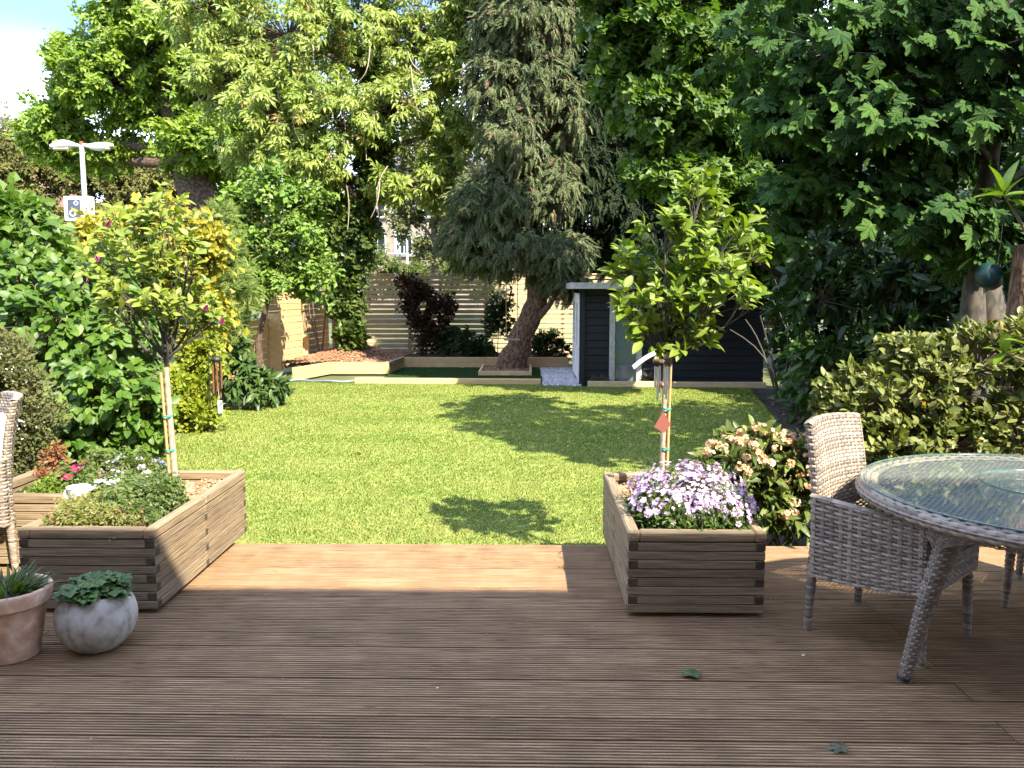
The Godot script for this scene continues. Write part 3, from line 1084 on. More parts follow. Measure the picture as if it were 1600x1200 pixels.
func make_shed() -> void:
	var o := thing("garden_shed", "dark navy clad garden shed with white door frames and flat roof", "shed", V(1.0, LAWN, -15.05))
	var W := 3.3
	var D := 3.0
	var H := 1.78
	var n := 13
	var p := H / n
	# shell behind the cladding, with a doorway at x 0.56..1.0
	var b := MB.new()
	b.box(V(0.28, H * .5, -0.06), V(0.48, H, 0.06)); b.box(V(2.16, H * .5, -0.06), V(2.2, H, 0.06)); b.box(V(0.79, 1.70, -0.06), V(0.56, 0.16, 0.06))
	b.box(V(W * .5, H * .5, -D + 0.05), V(W, H, 0.06)); b.box(V(W - 0.03, H * .5, -D * .5), V(0.06, H, D - 0.2)); b.box(V(0.06, H * .5, -D * .5), V(0.05, H, D - 0.2)); b.box(V(W * .5, 0.02, -D * .5), V(W - .1, 0.04, D - .1))
	mi("wall", b.mesh(), M.navy[0], o)
	for i in n:
		var y := (i + 0.5) * p
		board("cladding_board", pick("navy"), o, V(0.0, y, -0.015), V(0.50, y, -0.015), p - 0.008, 0.03, 0.006)
		board("cladding_board", pick("navy"), o, V(1.09, y, -0.015), V(W, y, -0.015), p - 0.008, 0.03, 0.006)
		board("cladding_board", pick("navy"), o, V(0.016, y, -0.10), V(0.016, y, -0.42), p - 0.008, 0.03, 0.006)
		board("cladding_board", pick("navy"), o, V(0.016, y, -2.35), V(0.016, y, -D), p - 0.008, 0.03, 0.006)
	for x in [[-0.012, -0.045], [0.03, 0.012]]:
		var s := MB.new()
		s.box(Vector3.ZERO, V(0.055, H, 0.055), 0.004)
		mi("corner_post", s.mesh(), M.navy[1], o, Transform3D(Basis.IDENTITY, V(x[0], H * .5, x[1])))
	# front glazed door
	var d := MB.new()
	d.box(V(0.55, 0.86, 0.0), V(0.10, 1.66, 0.07), 0.005); d.box(V(1.04, 0.86, 0.0), V(0.10, 1.66, 0.07), 0.005); d.box(V(0.795, 1.66, 0.0), V(0.388, 0.08, 0.07), 0.005)
	var fr := mi("door_frame", d.mesh(), M.trim, o)
	d = MB.new()
	d.box(V(0.795, 0.82, -0.03), V(0.38, 1.58, 0.006))
	mi("pane", d.mesh(), M.glass, fr)
	# side double door, white frame and leaves
	d = MB.new()
	for z in [-0.46, -2.31]: d.box(V(-0.01, 0.84, z), V(0.06, 1.66, 0.08), 0.005)
	d.box(V(-0.01, 1.64, -1.385), V(0.06, 0.07, 1.77), 0.005)
	fr = mi("side_door_frame", d.mesh(), M.white, o)
	for k in 2:
		d = MB.new()
		var z0 := -0.51 - k * 0.885
		for z in [z0 - 0.05, z0 - 0.82]: d.box(V(-0.02, 0.83, z), V(0.045, 1.56, 0.10), 0.005)
		for y in [0.12, 0.62, 1.55]: d.box(V(-0.02, y, z0 - 0.435), V(0.04, 0.12, 0.67), 0.004)
		d.box(V(-0.012, 0.37, z0 - 0.435), V(0.02, 0.4, 0.66))
		mi("side_door", d.mesh(), M.white, o)
		d = MB.new()
		d.box(V(-0.012, 1.08, z0 - 0.435), V(0.008, 0.82, 0.66))
		mi("side_pane", d.mesh(), M.pane, o)
	for z in [-1.33, -1.44]:
		d = MB.new()
		d.tube([V(-0.045, 0.85, z), V(-0.075, 0.85, z), V(-0.075, 0.80, z), V(-0.045, 0.80, z)], [0.008, 0.008, 0.008, 0.008], 6)
		mi("handle", d.mesh(), M.steel, o)
	d = MB.new()
	d.tube([V(0.985, 0.78, 0.03), V(0.985, 0.78, 0.065), V(0.90, 0.78, 0.065)], [0.008, 0.008, 0.007], 6)
	mi("handle", d.mesh(), M.steel, o)
	# roof slab with pale fascia
	d = MB.new()
	d.box(V(W * .5 - 0.02, H + 0.075, -D * .5 + 0.12), V(W + 0.36, 0.02, D + 0.5), 0.0)
	mi("roof", d.mesh(), M.felt, o)
	d = MB.new()
	d.box(V(W * .5 - 0.02, H + 0.03, 0.36), V(W + 0.36, 0.11, 0.025), 0.004); d.box(V(-0.2, H + 0.03, -D * .5 + 0.1), V(0.025, 0.11, D + 0.47), 0.004)
	mi("fascia", d.mesh(), M.trim, o)
	d = MB.new()
	d.box(V(W * .5 - 0.02, H + 0.01, -D * .5 + 0.12), V(W + 0.3, 0.03, D + 0.44))
	mi("soffit", d.mesh(), M.navy[2], o)
	# things inside and before it
	var pt := thing("purple_pot", "purple plant pot inside the shed doorway", "pot", V(1.79, LAWN + 0.05, -15.32))
	var l := MB.new()
	l.lathe(Vector3.ZERO, [Vector2(0, 0), Vector2(.10, 0), Vector2(.135, .24), Vector2(.15, .25), Vector2(.15, .29), Vector2(.135, .29), Vector2(.12, .26), Vector2(0, .26)], 18)
	mi("pot_body", l.mesh(), mat(0.14, 0.03, 0.16, 0.4), pt)
	var bl := thing("blue_bag", "bright blue folded cover standing behind the shed door glass", "bag", V(1.62, LAWN + 0.5, -15.5))
	l = MB.new()
	l.box(V(0.04, 0.45, 0), V(0.16, 0.62, 0.08), 0.04, Basis(Vector3.BACK, 0.12))
	mi("cover", l.mesh(), mat(0.02, 0.16, 0.55, 0.4), bl)
	for q in [[V(1.32, LAWN, -14.94), "small grey green herb tuft at the shed corner", 0], [V(2.25, LAWN, -14.95), "low lavender clump right of the shed door", 1]]:
		var s := {"mesh": spray(7, 16, 0.1, 0.03), "mat": M.leaf_matt, "nb": 14, "nl": 8, "size": 0.10, "spread": 0.03, "droop": -0.4, "ca": Color(.10, .13, .07), "cb": Color(.18, .2, .12), "cc": Color(.2, .13, .32), "odd": 0.4 * q[2], "stem": 0.004, "foot": 0.4}
		bush("herb_clump", q[1], "plant", q[0], [[q[0] + V(0, .1, 0), V(.14 + .1 * q[2], .07, .08)]], s)


func window_at(o: Node3D, at: Vector3, w: float, h: float) -> void:
	var b := MB.new()
	for x in [-w * .5, 0.0, w * .5]: b.box(V(x, 0, 0), V(0.06, h, 0.1))
	for y in [-h * .5, h * .5]: b.box(V(0, y, 0.003), V(w + 0.06, 0.06, 0.1))
	var f := mi("window", b.mesh(), M.galv, o, Transform3D(Basis.IDENTITY, at))
	b = MB.new()
	b.box(Vector3.ZERO, V(w, h, 0.03))
	mi("pane", b.mesh(), M.pane, f)
	b = MB.new()
	b.box(V(0, -h * .5 - 0.1, 0.06), V(w + 0.3, 0.10, 0.25))
	mi("sill", b.mesh(), M.render, f)


func make_far_places() -> void:
	# pale rendered block beyond the fence
	var o := thing("apartment_block", "pale stone apartment block with white windows seen beyond the fence", "building", V(-5.5, -1, -60))
	var b := MB.new()
	b.box(V(0, 5.2, -4), V(13, 10.4, 8)); b.box(V(2.4, 1.6, 1.0), V(4.2, 4.2, 2.0))
	mi("wall", b.mesh(), M.render, o)
	b = MB.new()
	b.box(V(0, 10.5, -4), V(13.6, 0.25, 8.6)); b.box(V(0, 11.4, -4), V(12, 1.6, 7), 0.7)
	mi("roof", b.mesh(), M.roof, o)
	b = MB.new()
	b.box(V(0.1, 3.45, 0.06), V(12.4, 0.8, 0.1))
	mi("brick_band", b.mesh(), M.brick, o)
	for y in [5.6, 8.3]:
		for x in [-5.2, -3.3, -1.9, 1.0, 3.2, 5.2]: window_at(o, V(x, y, 0.02), 1.1, 1.3)
	window_at(o, V(2.6, 2.9, 2.02), 0.8, 1.0)
	window_at(o, V(4.0, 2.9, 2.02), 0.8, 1.0)
	# roofs between the trees
	for q in [[V(-46, -1, -72), 9.0, 13.3, "slate roofed house with white gable boards at the left edge"], [V(-19.5, -1, -74), 7.0, 8.0, "pale house with grey slate roof glimpsed between oak and chestnut"], [V(-27.5, -1, -72), 6.0, 9.6, "red brick house corner right of the oak trunk"]]:
		o = thing("house", q[3], "house", q[0])
		b = MB.new()
		var w: float = q[1]
		var h: float = q[2]
		b.box(V(0, h * .5, -4), V(w, h, 8))
		b.tri(V(-w * .5, h, 0), V(w * .5, h, 0), V(0, h + w * .42, 0)); b.tri(V(w * .5, h, -8), V(-w * .5, h, -8), V(0, h + w * .42, -8))
		mi("wall", b.mesh(), M.brick if "brick" in q[3] or "slate roofed" in q[3] else M.render, o)
		b = MB.new()
		var t := 0.42 * w
		for s in [-1.0, 1.0]:
			var sl := Vector2(w * .5, t)
			b.box(V(s * w * .26, h + t * .5 + 0.1, -4), V(sl.length() + 0.5, 0.2, 8.8), 0.0, Basis(Vector3.BACK, -s * atan2(t, w * .5)))
		var rf2 := mi("roof", b.mesh(), M.roof, o)
		b = MB.new()
		for s in [-1.0, 1.0]:
			b.box(V(s * w * .26, h + t * .5 - 0.02, 0.42), V(Vector2(w * .5, t).length() + 0.4, 0.35, 0.08), 0.0, Basis(Vector3.BACK, -s * atan2(t, w * .5)))
		mi("barge_board", b.mesh(), M.white, rf2)
		for x in [-w * .22, w * .22]: window_at(o, V(x, h - 1.6, 0.02), 1.2, 1.4)
	# railway lamp, its sign, lattice mast and pole
	o = thing("street_lamp", "white twin headed lamp standard above the left bushes", "street lamp", V(-13.22, LAWN, -25))
	b = MB.new()
	b.tube([V(0, 0, 0), V(0, 5.98, 0)], [0.085, 0.066], 10)
	mi("post", b.mesh(), M.galv, o)
	for s in [-1.0, 1.0]:
		b = MB.new()
		var pts := []
		for k in 7:
			var f := k / 6.0
			pts.append(V(s * (0.04 + 0.90 * f), 5.97 + 0.055 * sin(PI * f) * s * -1 + 0.015 * s, 0))
		b.tube(pts, [0.045, 0.06, 0.105, 0.13, 0.13, 0.105, 0.045], 10)
		var hd := mi("lamp_head", b.mesh(), M.galv, o)
		b = MB.new()
		b.box(V(s * 0.61, 5.87, 0), V(0.47, 0.07, 0.17), 0.03)
		mi("lens", b.mesh(), mat(0.55, 0.42, 0.28, 0.3), hd)
	b = MB.new()
	b.box(V(0, 6.05, 0), V(0.07, 0.08, 0.07))
	mi("cap", b.mesh(), mat(0.5, 0.08, 0.04, 0.5), o)
	o = thing("loudspeaker_box", "square white box with dark speaker panel on the lamp standard", "loudspeaker", V(-13.28, 3.90, -24.78))
	b = MB.new()
	b.box(Vector3.ZERO, V(0.80, 0.72, 0.25), 0.02)
	mi("case", b.mesh(), M.white, o)
	b = MB.new()
	b.box(V(-0.09, 0, 0.128), V(0.38, 0.54, 0.012), 0.005)
	mi("panel", b.mesh(), mat(0.05, 0.06, 0.10, 0.5), o)
	for q in [[-0.13, -0.13, 0.10], [-0.02, 0.16, 0.065]]:
		b = MB.new()
		for k in 20:
			var a := TAU * k / 20
			var c := TAU * (k + 1) / 20
			b.quad(V(q[0] + cos(a) * q[2] * .62, q[1] + sin(a) * q[2] * .62, 0.14), V(q[0] + cos(a) * q[2], q[1] + sin(a) * q[2], 0.14), V(q[0] + cos(c) * q[2], q[1] + sin(c) * q[2], 0.14), V(q[0] + cos(c) * q[2] * .62, q[1] + sin(c) * q[2] * .62, 0.14))
		mi("speaker_ring", b.mesh(), M.white, o)
	b = MB.new()
	b.box(V(0.24, 0.02, 0.128), V(0.16, 0.20, 0.01)); b.box(V(0.20, 0.18, 0.128), V(0.07, 0.05, 0.01))
	mi("small_panel", b.mesh(), mat(0.30, 0.32, 0.36, 0.5), o)
	o = thing("lattice_mast", "grey steel lattice mast with lamp heads beyond the fence", "mast", V(-7.43, LAWN - 0.5, -48))
	b = MB.new()
	for k in 4:
		var x := 0.17 if k % 2 == 0 else -0.17
		var z := 0.17 if k < 2 else -0.17
		b.tube([V(x, 0, z), V(x * .75, 6.2, z * .75)], [0.035, 0.03], 5)
	for k in 12:
		var y := k * 0.5 + 0.1
		for z in [0.16, -0.16]:
			b.tube([V(-0.16, y, z), V(0.16, y + 0.5, z)], [0.016, 0.016], 4); b.tube([V(0.16, y, z), V(-0.16, y + 0.5, z)], [0.016, 0.016], 4)
		for x in [0.16, -0.16]: b.tube([V(x, y, -0.16), V(x, y + 0.5, 0.16)], [0.016, 0.016], 4)
	mi("lattice", b.mesh(), M.galv, o)
	b = MB.new()
	b.box(V(0, 4.2, 0.2), V(1.05, 0.08, 0.5), 0.02)
	mi("platform", b.mesh(), M.galv, o)
	for s in [-1.0, 1.0]:
		b = MB.new()
		b.box(V(s * 0.33, 6.4 - 0.12 * s, 0.15), V(0.42, 0.2, 0.4), 0.06, Basis(Vector3.BACK, -0.35))
		mi("lamp_head", b.mesh(), M.white, o)
	o = thing("white_pole", "slim white pole with a small lamp beside the lattice mast", "pole", V(-6.88, LAWN - 0.5, -48))
	b = MB.new()
	b.tube([V(0, 0, 0), V(0, 5.35, 0)], [0.07, 0.06], 8)
	mi("shaft", b.mesh(), M.white, o)
	b = MB.new()
	b.box(V(0.05, 5.4, 0.1), V(0.3, 0.1, 0.4), 0.03)
	mi("lamp_head", b.mesh(), M.white, o)


func make_far_trees() -> void:
	var oak_leaf := cluster(3, 11, 0.42, 0.30, 0.5)
	var small := cluster(4, 12, 0.36, 0.28, 0.6)
	# olive green crowns far behind the lamp
	var s := {"mesh": small, "mat": M.leaf_matt, "nb": 150, "nl": 13, "size": 0.5, "spread": 0.5, "droop": 0.5, "ca": Color(.13, .155, .04), "cb": Color(.26, .27, .09), "twig": 0.04, "limb": 0.25, "sides": 8, "bark": M.bark}
	var at := [V(-26, -1, -44), V(-20.5, -1, -45), V(-31, -1, -45)]
	var lb := [[[V(-26.3, 8.2, -44), V(3.1, 2.0, 3)], [V(-27.1, 5.3, -43), V(3.4, 2.2, 3)], [V(-25, 3, -43), V(3, 2, 3)]], [[V(-22.0, 7.3, -45), V(3, 2, 3)], [V(-19.6, 6.6, -45), V(2.4, 1.7, 3)], [V(-20.5, 3.9, -44), V(3.5, 2.3, 3)], [V(-16.8, 4.8, -46), V(2.4, 2, 2.5)]], [[V(-30, 7.5, -45), V(2.8, 2.0, 3)], [V(-31.5, 4.5, -44), V(3, 2.5, 3)]]]
	var nm := ["broad olive green tree directly behind the twin lamp", "olive green tree between the lamp and the oak trunk", "olive green tree at the far left edge under the roof"]
	for i in 3: tree("olive_green_tree", nm[i], "tree", [[at[i], 0.4], [at[i] + V(0, 5, 0), 0.2]], lb[i], s, "olive green trees beyond the left bushes")
	# oak
	s = {"mesh": oak_leaf, "mat": M.leaf, "nb": 84, "nl": 14, "size": 0.42, "spread": 0.34, "droop": 0.15, "ca": Color(.14, .30, .018), "cb": Color(.34, .50, .05), "twig": 0.05, "limb": 0.34, "rise": 0.04, "sides": 14, "bark": M.bark_dark, "first_limb": 0.45, "from": 0.45, "open_below": 0.2, "rough_bark": 0.15}
	tree("oak_tree", "big bright green oak with a thick dark forked trunk behind the lamp", "tree",
		[[V(-12.2, LAWN, -31), 0.66], [V(-12.2, 3.2, -31), 0.60], [V(-12.25, 5.1, -31), 0.66], [V(-12.6, 6.6, -31), 0.45], [V(-13.3, 8.4, -31), 0.25], [V(-13.2, 10.6, -31), 0.12]],
		[[V(-13.30, 10.55, -31.00), V(2.64, 1.5, 2.6), 1.3], [V(-15.0, 8.87, -30.50), V(1.7, 1.2, 2.0), .9], [V(-11.3, 8.86, -31.50), V(1.9, 1.5, 2.4), .9], [V(-14.14, 7.85, -31.8), V(2.3, 1.1, 1.6), .5], [V(-16.15, 9.2, -30.50), V(0.9, 1.3, 1.3), .6], [V(-17.25, 7.3, -31.00), V(1.1, 1.1, 1.5), .8], [V(-10.88, 6.93, -31.00), V(1.6, 1.2, 2.2)], [V(-12.0, 6.6, -29.6), V(1.0, 0.6, .9), .3], [V(-14.2, 11.6, -31.00), V(1.4, 1.4, 2.2)], [V(-12.03, 12.9, -31.00), V(3.3, 1.5, 3.4), 1.3], [V(-11.7, 5.9, -31.50), V(1.5, 0.6, 1.4), .6], [V(-15.9, 6.5, -31.4), V(1.5, .6, 1.4), .45], [V(-9.6, 8.6, -31.5), V(1.6, 1.6, 2), .9]], s)
	# light trees and low green beyond the back fence
	s = {"mesh": small, "mat": M.leaf_matt, "nb": 36, "nl": 8, "size": 0.55, "spread": 0.4, "droop": 0.6, "ca": Color(.11, .15, .05), "cb": Color(.22, .25, .11), "twig": 0.03, "limb": 0.12, "sides": 7}
	tree("pale_tree", "airy pale green tree in front of the apartment block", "tree", [[V(-4.2, -0.7, -38), 0.2], [V(-4.2, 5, -38), 0.12]], [[V(-4.7, 7.9, -38), V(1.3, 1.8, 2)], [V(-3.5, 6.1, -38), V(1.3, 1.4, 2)], [V(-5.0, 6.3, -38), V(.9, 1.0, 1.6), .6], [V(-2.9, 7.9, -38), V(1.2, 1.5, 2)], [V(-3.2, 4.6, -38), V(1.0, .9, 1.5), .7], [V(-5.5, 4.7, -38), V(.8, .8, 1.2), .45], [V(-4.2, 3.4, -38), V(.8, .6, 1.2), .4]], s)
	s = {"mesh": small, "mat": M.leaf, "nb": 70, "nl": 9, "size": 0.5, "spread": 0.35, "droop": 0.2, "ca": Color(.09, .16, .02), "cb": Color(.2, .26, .05), "stem": 0.05, "foot": 3.0}
	for q in [[V(-9.0, 2.2, -46), V(2.4, 1.7, 1.6), "green shrub left of the mast base"], [V(-5.4, 2.0, -46.5), V(2.0, 1.5, 1.6), "light green shrub right of the white pole"], [V(-2.3, 2.2, -46), V(1.8, 1.7, 1.6), "green shrub at the block's right corner"], [V(-13.5, 2.0, -46), V(2.6, 2.2, 1.8), "green shrub behind the small fruit tree"]]:
		bush("far_shrub", q[2], "shrub", V(q[0].x, -0.8, q[0].z), [[q[0], q[1]]], s, "shrubs beyond the back fence")
	# the row of dark trees that closes the right side
	s = {"mesh": small, "mat": M.leaf_matt, "nb": 110, "nl": 9, "size": 0.55, "spread": 0.3, "droop": 0.3, "ca": Color(.022, .055, .014), "cb": Color(.05, .10, .022), "twig": 0.03, "limb": 0.12, "sides": 8, "bark": M.bark_dark}
	var k := 0
	for q in [[V(5.2, 0, -20.5), 8.5], [V(8.4, 0, -18.5), 9.5], [V(11.0, 0, -15.0), 9.0], [V(11.5, 0, -10.5), 8.0], [V(3.4, 0, -23.5), 10.5]]:
		var p: Vector3 = q[0]
		var h: float = q[1]
		tree("dark_tree", ["tall dark tree behind the shed roof", "tall dark tree behind the maple crown", "dark tree deep behind the right hand shrubs", "dark tree beyond the right garden edge", "tallest dark tree behind the gap by the conifers"][k], "tree", [[V(p.x, LAWN, p.z), 0.22], [V(p.x, h * .6, p.z), 0.1]],
			[[p + V(0, h * .22, 0), V(1.7, 1.6, 1.4)], [p + V(.6, h * .45, 0), V(1.9, 1.8, 1.5)], [p + V(-.5, h * .65, .2), V(1.8, 1.7, 1.5)], [p + V(.2, h * .88, 0), V(1.5, 1.6, 1.3)]], s, "dark trees closing the right side")
		k += 1


func make_near_trees() -> void:
	# horse chestnut with its ivy
	var s := {"mesh": leaf_palmate(6, 2.1, 0.5), "mat": M.leaf, "nb": 66, "nl": 10, "size": 0.20, "spread": 0.2, "droop": 0.4, "ca": Color(.19, .33, .04), "cb": Color(.47, .57, .13), "cc": Color(.36, .27, .08), "odd": 0.025, "twig": 0.014, "limb": 0.10, "rise": -0.02, "sag": 0.12, "sides": 12, "bark": M.bark_dark, "tumble": 0.5, "along": 0.9, "first_limb": 0.4, "from": 0.35, "open_below": 0.1, "vary": 0.25}
	var leaves := [[V(-3.59, 7.11, -18.30), V(1.56, 1.13, 1.8), 1.3], [V(-4.88, 6.62, -17.50), V(1.5, 1.06, 1.6), 1.2], [V(-2.43, 6.99, -18.80), V(1.27, 0.99, 1.6), 1.1], [V(-6.09, 5.88, -17.50), V(0.85, 0.85, 1.20), .9], [V(-5.07, 5.03, -17.10), V(1.06, 0.99, 1.40), 1.2], [V(-3.96, 4.94, -17.30), V(1.0, 0.9, 1.2), .9], [V(-2.87, 5.31, -17.90), V(0.95, 0.9, 1.2), .9], [V(-1.74, 4.86, -18.30), V(0.62, 0.8, 0.9), .7], [V(-4.51, 4.0, -17.10), V(0.85, 0.5, 0.90), .8], [V(-1.95, 3.91, -18.30), V(0.46, 0.68, 0.7), .7], [V(-3.56, 8.7, -18.30), V(2.69, 1.2, 2.2), 1.6], [V(-1.69, 6.3, -18.30), V(0.7, 0.85, 0.9), .8], [V(-1.3, 7.3, -18.8), V(.9, .8, 1.0), .9], [V(-1.2, 8.3, -19), V(.9, .8, 1.0), .9], [V(-2.9, 3.7, -17.6), V(.45, .4, .5), .3], [V(-6.6, 7.3, -17.6), V(1.0, 1.0, 1.3), .9], [V(-5.6, 4.25, -17.2), V(.7, .45, .8), .5]]
	var o := tree("chestnut_tree", "tall chestnut with hanging pale leaf fans and an ivy clad trunk", "tree", [[V(-3.93, 0.15, -18.3), 0.20], [V(-3.70, 1.85, -18.30), 0.17], [V(-3.50, 3.37, -18.30), 0.16], [V(-3.22, 5.26, -18.30), 0.14], [V(-3.08, 6.85, -18.30), 0.11], [V(-3.02, 8.60, -18.30), 0.06]], leaves, s)
	var b := MB.new()
	for i in 16:
		var a := V(rf(-5.4, -2.2), rf(3.4, 6.4), rf(-17.2, -16.6))
		var pts := curve(a, a + V(rf(-.3, .3), rf(-1.1, -.4), rf(0, .2)), rf(-.2, .2), 0.15, 5)
		for k in pts.size(): pts[k] -= o.position
		b = MB.new()
		b.tube(pts, taper(0.014, 0.006, 5), 4, false)
		mi("bare_twig", b.mesh(), M.bark_pale, o)
	s = {"mesh": cluster(12, 9, 0.45, 0.42, 0.5), "mat": M.leaf_glossy, "nb": 60, "nl": 10, "size": 0.2, "spread": 0.09, "droop": 0.5, "ca": Color(.03, .075, .014), "cb": Color(.16, .25, .04), "stem": 0.02, "foot": 1.2, "bark": M.bark}
	bush("ivy", "ivy climbing the chestnut trunk from the mulch bed", "ivy", V(-3.95, 0.2, -18.05), [[V(-3.95, 1.25, -18.1), V(.34, .95, .32), 1.3], [V(-3.70, 2.8, -18.1), V(.5, .9, .42), 1.5], [V(-3.3, 4.3, -18.2), V(.42, .95, .4), 1.2], [V(-3.2, 5.7, -18.3), V(.38, .9, .4)], [V(-3.85, .5, -18.0), V(.26, .3, .25), .5]], s)
	s = {"mesh": cluster(13, 9, 0.5, 0.36, 0.5), "mat": M.leaf, "nb": 30, "nl": 8, "size": 0.2, "spread": 0.15, "droop": 0.4, "ca": Color(.07, .14, .02), "cb": Color(.19, .27, .04), "stem": 0.02, "bark": M.bark}
	bush("elder_shrub", "tall light green shrub between fruit tree and chestnut trunk", "shrub", V(-4.65, 0.0, -18.6), [[V(-4.45, 3.0, -18.2), V(.5, .8, .5), 1.1], [V(-4.75, 2.3, -18.5), V(.4, .5, .4), .6], [V(-4.35, 3.7, -18.2), V(.5, .5, .5), .7]], s)
	# small fruit tree
	s = {"mesh": cluster(5, 8, 0.42, 0.34, 0.45), "mat": M.leaf_glossy, "nb": 26, "nl": 7, "size": 0.24, "spread": 0.16, "droop": 0.5, "ca": Color(.095, .225, .03), "cb": Color(.28, .43, .075), "twig": 0.008, "limb": 0.045, "sides": 10, "bark": M.bark_dark, "first_limb": 0.4, "rise": 0.1}
	tree("pear_tree", "small fruit tree with dark trunk before the new board fence", "tree", [[V(-5.0, LAWN, -15.4), 0.075], [V(-5.02, .55, -15.4), 0.06], [V(-4.85, 1.3, -15.4), 0.05], [V(-4.7, 2.4, -15.4), 0.035], [V(-4.6, 3.3, -15.4), 0.015]],
		[[V(-4.58, 3.31, -15.30), V(0.53, 0.41, 0.60)], [V(-5.25, 2.98, -15.50), V(0.47, 0.47, 0.60)], [V(-4.19, 2.63, -15.50), V(0.53, 0.55, 0.60)], [V(-4.91, 2.25, -15.10), V(0.65, 0.5, 0.60), 1.2], [V(-4.55, 1.75, -15.30), V(0.6, 0.42, 0.6), 1.0], [V(-5.35, 1.6, -15.30), V(0.38, 0.38, 0.45), .7], [V(-4.00, 1.85, -15.60), V(0.38, 0.45, 0.50), .8], [V(-3.85, 3.2, -15.4), V(.3, .3, .3), .4]], s)
	# the grey green conifer with its leaning trunk
	s = {"mesh": spray(2, 26, 0.55, 0.03), "mat": M.needle, "nb": 150, "nl": 15, "size": 0.20, "spread": 0.14, "droop": 0.9, "ca": Color(.06, .09, .038), "cb": Color(.20, .23, .11), "cc": Color(.22, .16, .10), "odd": 0.05, "twig": 0.012, "limb": 0.10, "rise": 0.03, "sag": 0.16, "sides": 14, "bark": M.bark_red, "along": 0.9, "tumble": 0.5, "first_limb": 0.22, "from": 0.45, "open_below": 0.25, "rough_bark": 0.17, "vary": 0.35}
	tree("conifer_tree", "tall grey green conifer with drooping sprays and a leaning ridged trunk", "tree", [[V(-0.36, LAWN, -17.6), 0.25], [V(-0.12, 0.49, -17.60), 0.235], [V(0.22, 1.30, -17.60), 0.21], [V(0.22, 2.24, -17.60), 0.2], [V(-0.05, 4.21, -17.60), 0.2], [V(-0.05, 7.38, -17.60), 0.12], [V(-.05, 9.4, -17.6), 0.03]],
		[[V(-0.25, 2.3, -17.40), V(1.1, 0.55, 1.0)], [V(-1.15, 2.5, -17.10), V(0.7, 0.6, 0.7), .9], [V(0.62, 2.2, -17.40), V(0.75, 0.5, 0.8), .9], [V(-0.44, 3.28, -17.40), V(1.0, 0.8, 1.1)], [V(-1.08, 3.2, -17.00), V(0.5, 0.55, 0.7), .6], [V(0.36, 3.57, -17.70), V(0.85, 0.9, 1.0)], [V(-0.30, 4.51, -17.10), V(0.65, 0.8, 0.8)], [V(0.08, 5.70, -17.40), V(0.7, 0.9, 0.9)], [V(-0.69, 5.53, -17.20), V(0.6, 0.75, 0.8), .8], [V(0.0, 6.94, -17.40), V(1.0, 0.95, 1.1), 1.3], [V(0.75, 5.15, -17.80), V(0.5, 0.8, 0.7), .7], [V(0.42, 6.66, -17.70), V(0.7, 0.85, 0.9), .8], [V(0.0, 8.29, -17.40), V(1.2, 1.1, 1.2), 1.4], [V(-.6, 6.6, -17.3), V(.5, .7, .7), .7], [V(.75, 1.75, -17.3), V(.5, .3, .5), .4]], s)
	b = MB.new()
	for x in [-0.42, -0.20]: b.tube(curve(V(x, 2.4, -17.25), V(x * 1.02, 0.5, -17.25), 0.0, 0.01, 4), taper(0.008, 0.008, 4), 5)
	b.tube([V(-0.48, 0.5, -17.25), V(-0.14, 0.5, -17.25)], [0.022, 0.022], 6)
	tag(mi("rope_swing", b.mesh(), M.bark_pale, self), "rope swing with a wooden bar hanging beside the leaning trunk", "swing")
	# dark conifers behind
	s = s.duplicate()
	s.merge({"ca": Color(.018, .034, .016), "cb": Color(.045, .065, .03), "odd": 0.0, "nb": 90, "size": 0.30, "bark": M.bark_dark}, true)
	tree("dark_conifer", "near black conifer right behind the grey green one", "tree", [[V(1.8, LAWN, -20.9), 0.25], [V(1.8, 9.5, -20.9), 0.05]], [[V(1.81, 3.42, -20.50), V(1.11, 1.3, 1.0)], [V(1.63, 5.39, -20.50), V(1.11, 1.3, 1.0)], [V(1.77, 7.16, -20.50), V(1.11, 1.3, 1.0)], [V(1.89, 9.19, -20.50), V(1.2, 1.4, 1.1)], [V(1.25, 2.2, -20.7), V(0.8, 0.95, .8)], [V(2.76, 4.68, -20.80), V(0.95, 1.4, 1.0)], [V(2.7, 2.6, -20.8), V(1, 1.3, 1.)], [V(1.0, 7.6, -19.6), V(.9, 1.2, .9)], [V(.95, 5.8, -19.7), V(.8, 1.1, .8)], [V(1.1, 4.2, -19.8), V(.8, 1.0, .8)]], s)
	# mid green lime
	s = {"mesh": cluster(8, 8, 0.46, 0.46, 0.4), "mat": M.leaf, "nb": 72, "nl": 9, "size": 0.215, "spread": 0.12, "droop": 0.4, "ca": Color(.05, .14, .018), "cb": Color(.19, .33, .045), "twig": 0.012, "limb": 0.07, "sides": 10, "bark": M.bark_dark, "first_limb": 0.3, "rise": 0.05}
